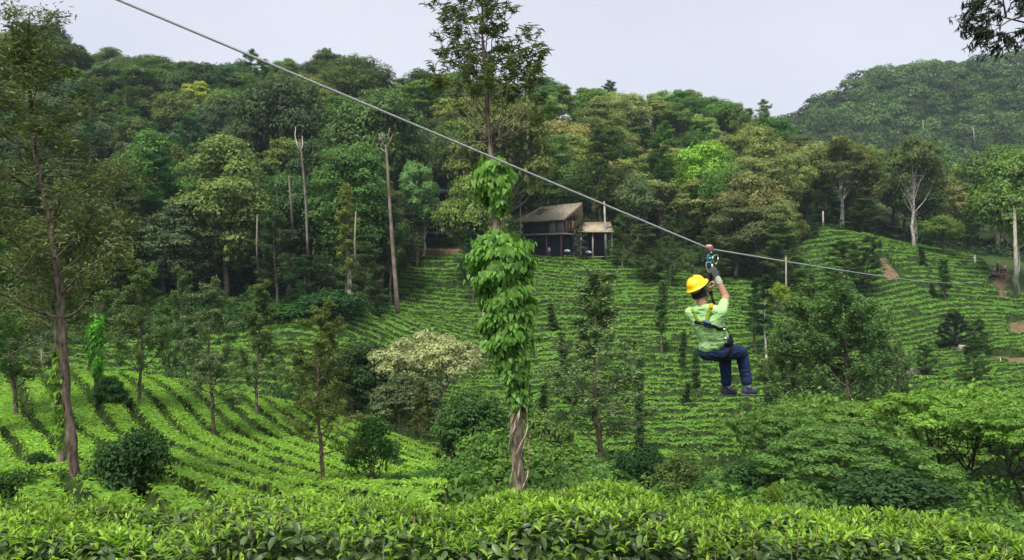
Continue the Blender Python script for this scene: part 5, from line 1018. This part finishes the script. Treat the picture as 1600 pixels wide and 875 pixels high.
for (px, py) in ((1090, 511), (1094, 514)):
    q = TRE[0].find_nearest(Vector(pp_(px, py, -.4))); fuse('back_pad', [(A(q[0]) - r_ * .035 + A([0, 0, .01]), .018, A(q[0]) + r_ * .03 - A([0, 0, .01]), .016)], .005, BLUEP if px == 1090 else WEB, hn, 1)
for (px, py) in ((1136, 513), (1135, 529)):
    q = TRE[0].find_nearest(Vector(pp_(px, py, -.3))); g = Geo(); g.box(A(q[0]) + A(q[1]) * .014, (.035, .03, .028)); part('buckle', g.mesh('buckle'), METAL, hn)

# ------------------------------------------------------------------ trolley on the cable, and the cable
Yt = 9.46; tpos = np.array(at(1109, 389, Yt)); cA = np.array(at(185, 0, 6.3)); cE = np.array(at(1548, 429, 112)); dirA = nrm((cA - tpos)[None])[0]
cab = [tpos + dirA * s for s in np.linspace(14, .02, 30)]
cab = [q - A([0, 0, .10 * math.sin(math.pi * min(1, np.linalg.norm(q - tpos) / 14.))]) * 0 for q in cab]
for t_ in np.linspace(0, 1, 90) ** 1.5:
    q = tpos + (cE - tpos) * t_; q[2] -= .75 * 4 * t_ * (1 - t_); cab.append(q)
g = Geo(); g.tube(cab[:30] + cab[31:], .0108, 8); CABLE = flat('galvanised cable', (.52, .54, .55), .45, .8, 200, .3, .5, metal=.3)
ob = link('zipline_cable', g.mesh('zipline_cable', True), CABLE, label='grey steel zip line cable crossing the whole view from the upper left', category='cable')
tr = root('zip_trolley', tuple(tpos), 'pulley trolley with coloured carabiners riding on the cable above the rider\'s glove', 'trolley')
cdir = nrm(A([[.9, .42, -.25]]))[0]; pn = nrm(np.cross(cdir, [0, 0, 1.])[None])[0]
for sg in (-1, 1):
    g = Geo(); pts = [cdir * .042 * math.cos(a) + A([0, 0, 1.]) * (.062 * math.sin(a) - .005) + pn * sg * .022 for a in np.linspace(0, 2 * math.pi, 24, endpoint=False)]; prism(g, pts, tuple(pn * .006 * sg)); part('side_plate', g.mesh('side_plate'), flat('red brown alloy', (.32, .16, .12), .35, .1, 20, .2, .5, metal=.6), tr)
for q in (-.02, .02):
    g = Geo(); c_ = cdir * q + A([0, 0, .022]); g.tube([c_ - pn * .016, c_ - pn * .006, c_ + pn * .006, c_ + pn * .016], [.021, .014, .014, .021], 16); part('wheel', g.mesh('wheel', True), METAL, tr)
g = Geo()
for q in ((0, .03), (0, -.045)): g.tube([cdir * q[0] + A([0, 0, q[1]]) - pn * .034, cdir * q[0] + A([0, 0, q[1]]) + pn * .034], .009, 10)
part('axle', g.mesh('axle', True), METAL, tr)
def ring(name, c_, a_, b_, w_, h_, rr_, m, gate=None):
    c_ = A(c_); a_ = nrm(A([a_]))[0]; b_ = nrm(A([b_]))[0]; P_ = [c_ + a_ * w_ * math.cos(t) * (1 + .18 * math.sin(t)) + b_ * h_ * math.sin(t) for t in np.linspace(0, 2 * math.pi, 25)]
    g = Geo(); g.tube(P_, rr_, 8, False); o = part(name, g.mesh(name, True), m, tr); g = Geo(); g.tube([P_[2], (P_[2] + P_[22]) / 2 + a_ * .004, P_[22]], rr_ * 1.5, 8); part('gate', g.mesh('gate', True), METAL, o)
ring('carabiner', (0, -.01, -.115), (1, .2, 0), (0.05, 0, 1), .033, .052, .0075, flat('blue alloy', (.03, .3, .55), .3, .05, 20, .1, .5, metal=.5), 1)
ring('carabiner', (.07, .01, -.125), (1, .3, 0), (.1, 0, 1), .034, .056, .006, flat('green alloy', (.2, .42, .28), .3, .05, 20, .1, .5, metal=.5))
ring('carabiner', (-.005, 0, -.215), (1, -.1, 0), (-.12, 0, 1), .036, .065, .0075, METAL)
g = Geo(); g.box((.0, -.01, -.11), (.035, .03, .03)); part('swivel', g.mesh('swivel'), flat('teal swivel', (.05, .35, .5), .35, .05, 20, .1, .5), tr)
s0 = tpos + A([0.01, 0, -.27]); lan = [s0, pel + hRd * .02 + wR_ + A([-.045, .05, .05]), pel + wL_ + A([.0, .0, .06]), pel + wL_ + A([.03, .04, -.1]), pel + A([.02, .13, .45]), pel + A([-.02, .1, .3])]
g = Geo(); Lq = A(lan) - tpos; s = np.linspace(0, 5, 30); Lq = np.stack([np.interp(s, range(6), Lq[:, k]) for k in range(3)], 1)
for dx in (-.008, .008): g.tube(Lq + [dx, 0, 0], .007, 8)
part('lanyard', g.mesh('lanyard', True), WEB, tr)

# ------------------------------------------------------------------ the far people
def small_person(px, feet, Y, h, shirt, trou, label, hat=None, face_a=0., sit=0):
    p_ = at(px, feet, Y); z_ = p_.z; rt = root('person', (p_.x, Y, z_), label, 'person', None, face_a); s = h / 1.7
    M = lambda *a: A(a) * s; k = .25 if sit else 0
    hip = .85 - .4 * (sit > 0)
    cp = [(M(-.09, 0, hip), .1*s, M(-.1, -.38*(sit > 0), .46), .07*s), (M(.09, 0, hip), .1*s, M(.1, -.38*(sit > 0), .48), .07*s), (M(-.1, -.38*(sit > 0), .46), .065*s, M(-.11, -.36*(sit > 0), .07), .045*s), (M(.1, -.38*(sit > 0), .48), .065*s, M(.12, -.3*(sit > 0), .07), .045*s),
          (M(-.11, -.38*(sit > 0)-.02, .04), .045*s, M(-.11, -.38*(sit > 0)-.14, .03), .035*s), (M(.12, -.3*(sit > 0)-.02, .04), .045*s, M(.12, -.3*(sit > 0)-.14, .03), .035*s)]
    b_ = [(M(0, 0, hip), .11*s, M(0, 0, hip+.5), .12*s), (M(0, 0, hip+.55), .055*s, M(0, 0, hip+.66), .055*s), (M(0, 0, hip+.72), .085*s, M(0, -.01, hip+.78), .085*s), (M(0, -.1, hip+.72), .02*s, M(0, -.1, hip+.7), .02*s)]
    ar = []
    for sg in (-1, 1):
        sh, el, wr = M(sg*.19, 0, hip+.5), M(sg*.26, .02, hip+.24), M(sg*.2, -.2, hip+.12); ar += [(sh, .055*s, el, .042*s), (el, .042*s, wr, .03*s)]
        for q in range(4): ar.append((wr, .018*s, wr + M((q-1.5)*.018, -.09, -.02), .011*s))
        ar.append((wr, .016*s, wr + M(-sg*.03, -.05, .03), .012*s))
    fuse('body', b_ + ar + cp, .022, SKIN, rt, 1)
    fuse('shirt', [(M(-.07, 0, hip+.02), .13*s, M(-.08, 0, hip+.45), .13*s), (M(.07, 0, hip+.02), .13*s, M(.08, 0, hip+.45), .13*s)] + [(M(sg*.1, 0, hip+.5), .09*s, M(sg*.2, 0, hip+.47), .075*s) for sg in (-1, 1)] + [(M(sg*.19, 0, hip+.48), .07*s, M(sg*.23, .01, hip+.34), .06*s) for sg in (-1, 1)], .03, flat('shirt cloth ' + label[:18], shirt, .9, .2, 10, .1, .1), rt, 1)
    fuse('trousers', [(a, r1 * 1.2, b2, r2 * 1.25) for a, r1, b2, r2 in cp[:4]], .03, flat('trouser cloth ' + label[:18], trou, .9, .2, 10, .1, .1), rt, 1)
    if hat: fuse('helmet', [(M(0, 0, hip+.82), .115*s, M(0, 0, hip+.85), .11*s), (M(0, -.1, hip+.8), .05*s, M(0, -.12, hip+.8), .05*s)], .025, flat('helmet shell ' + label[:18], hat, .4, .05, 5, .05, .4), rt, 1)
    else: fuse('hair', [(M(0, .025, hip+.8), .095*s, M(0, .03, hip+.76), .09*s)], .025, HAIR, rt, 1)
small_person(858, 401, 112, 1.45, (.12, .2, .5), (.03, .04, .08), 'person in blue standing on the grass below the lodge', None, 2.5)
small_person(1559, 426, 118, 1.65, (.08, .09, .08), (.03, .03, .04), 'person with a bright lime helmet waiting at the far end of the cable', (.55, .9, .25), .4)
small_person(1565, 428, 117.5, 1.5, (.6, .12, .17), (.05, .05, .08), 'person in a pinkish red shirt beside the lime helmet', None, -.5)
small_person(1570, 427, 118.4, 1.45, (.75, .72, .7), (.1, .05, .05), 'person in a white top at the right of the small group', None, -.9)
small_person(1554, 427, 118, 1.35, (.5, .45, .38), (.03, .03, .03), 'person in pale grey crouching left of the lime helmet', None, .8, 1)
rt = root('wooden_platform', (70.2, 118, at(1560, 428, 118).z), 'low brown timber platform under the waiting people', 'platform')
for k in range(7): part('plank', (lambda g, k=k: (g.box((0, -1.2 + .4 * k, -.06), (3.6, .36, .08)), g.mesh('plank'))[1])(Geo()), TIMB, rt)
for x in (-1.6, 1.6):
    for y in (-1.2, 1.2): part('leg', (lambda g: (g.tube([(x, y, -2), (x, y, -.1)], .09, 7), g.mesh('leg'))[1])(Geo()), REDW, rt)

bpy.data.scenes.remove(SCR)
# ------------------------------------------------------------------ the air: a thin haze over the valley
hm = bpy.data.materials.new('haze'); hm.use_nodes = True; t = hm.node_tree; t.nodes.clear(); o = t.nodes.new('ShaderNodeOutputMaterial'); pv = t.nodes.new('ShaderNodeVolumePrincipled')
pv.inputs['Density'].default_value = .0002; pv.inputs['Color'].default_value = (.72, .86, 1, 1); pv.inputs['Anisotropy'].default_value = .1; t.links.new(pv.outputs[0], o.inputs['Volume'])
g = Geo(); g.box((0, 620, 55), (2000, 1440, 330)); link('haze', g.mesh('haze'), hm, kind='stuff', label='thin blue haze filling the valley air', category='haze')
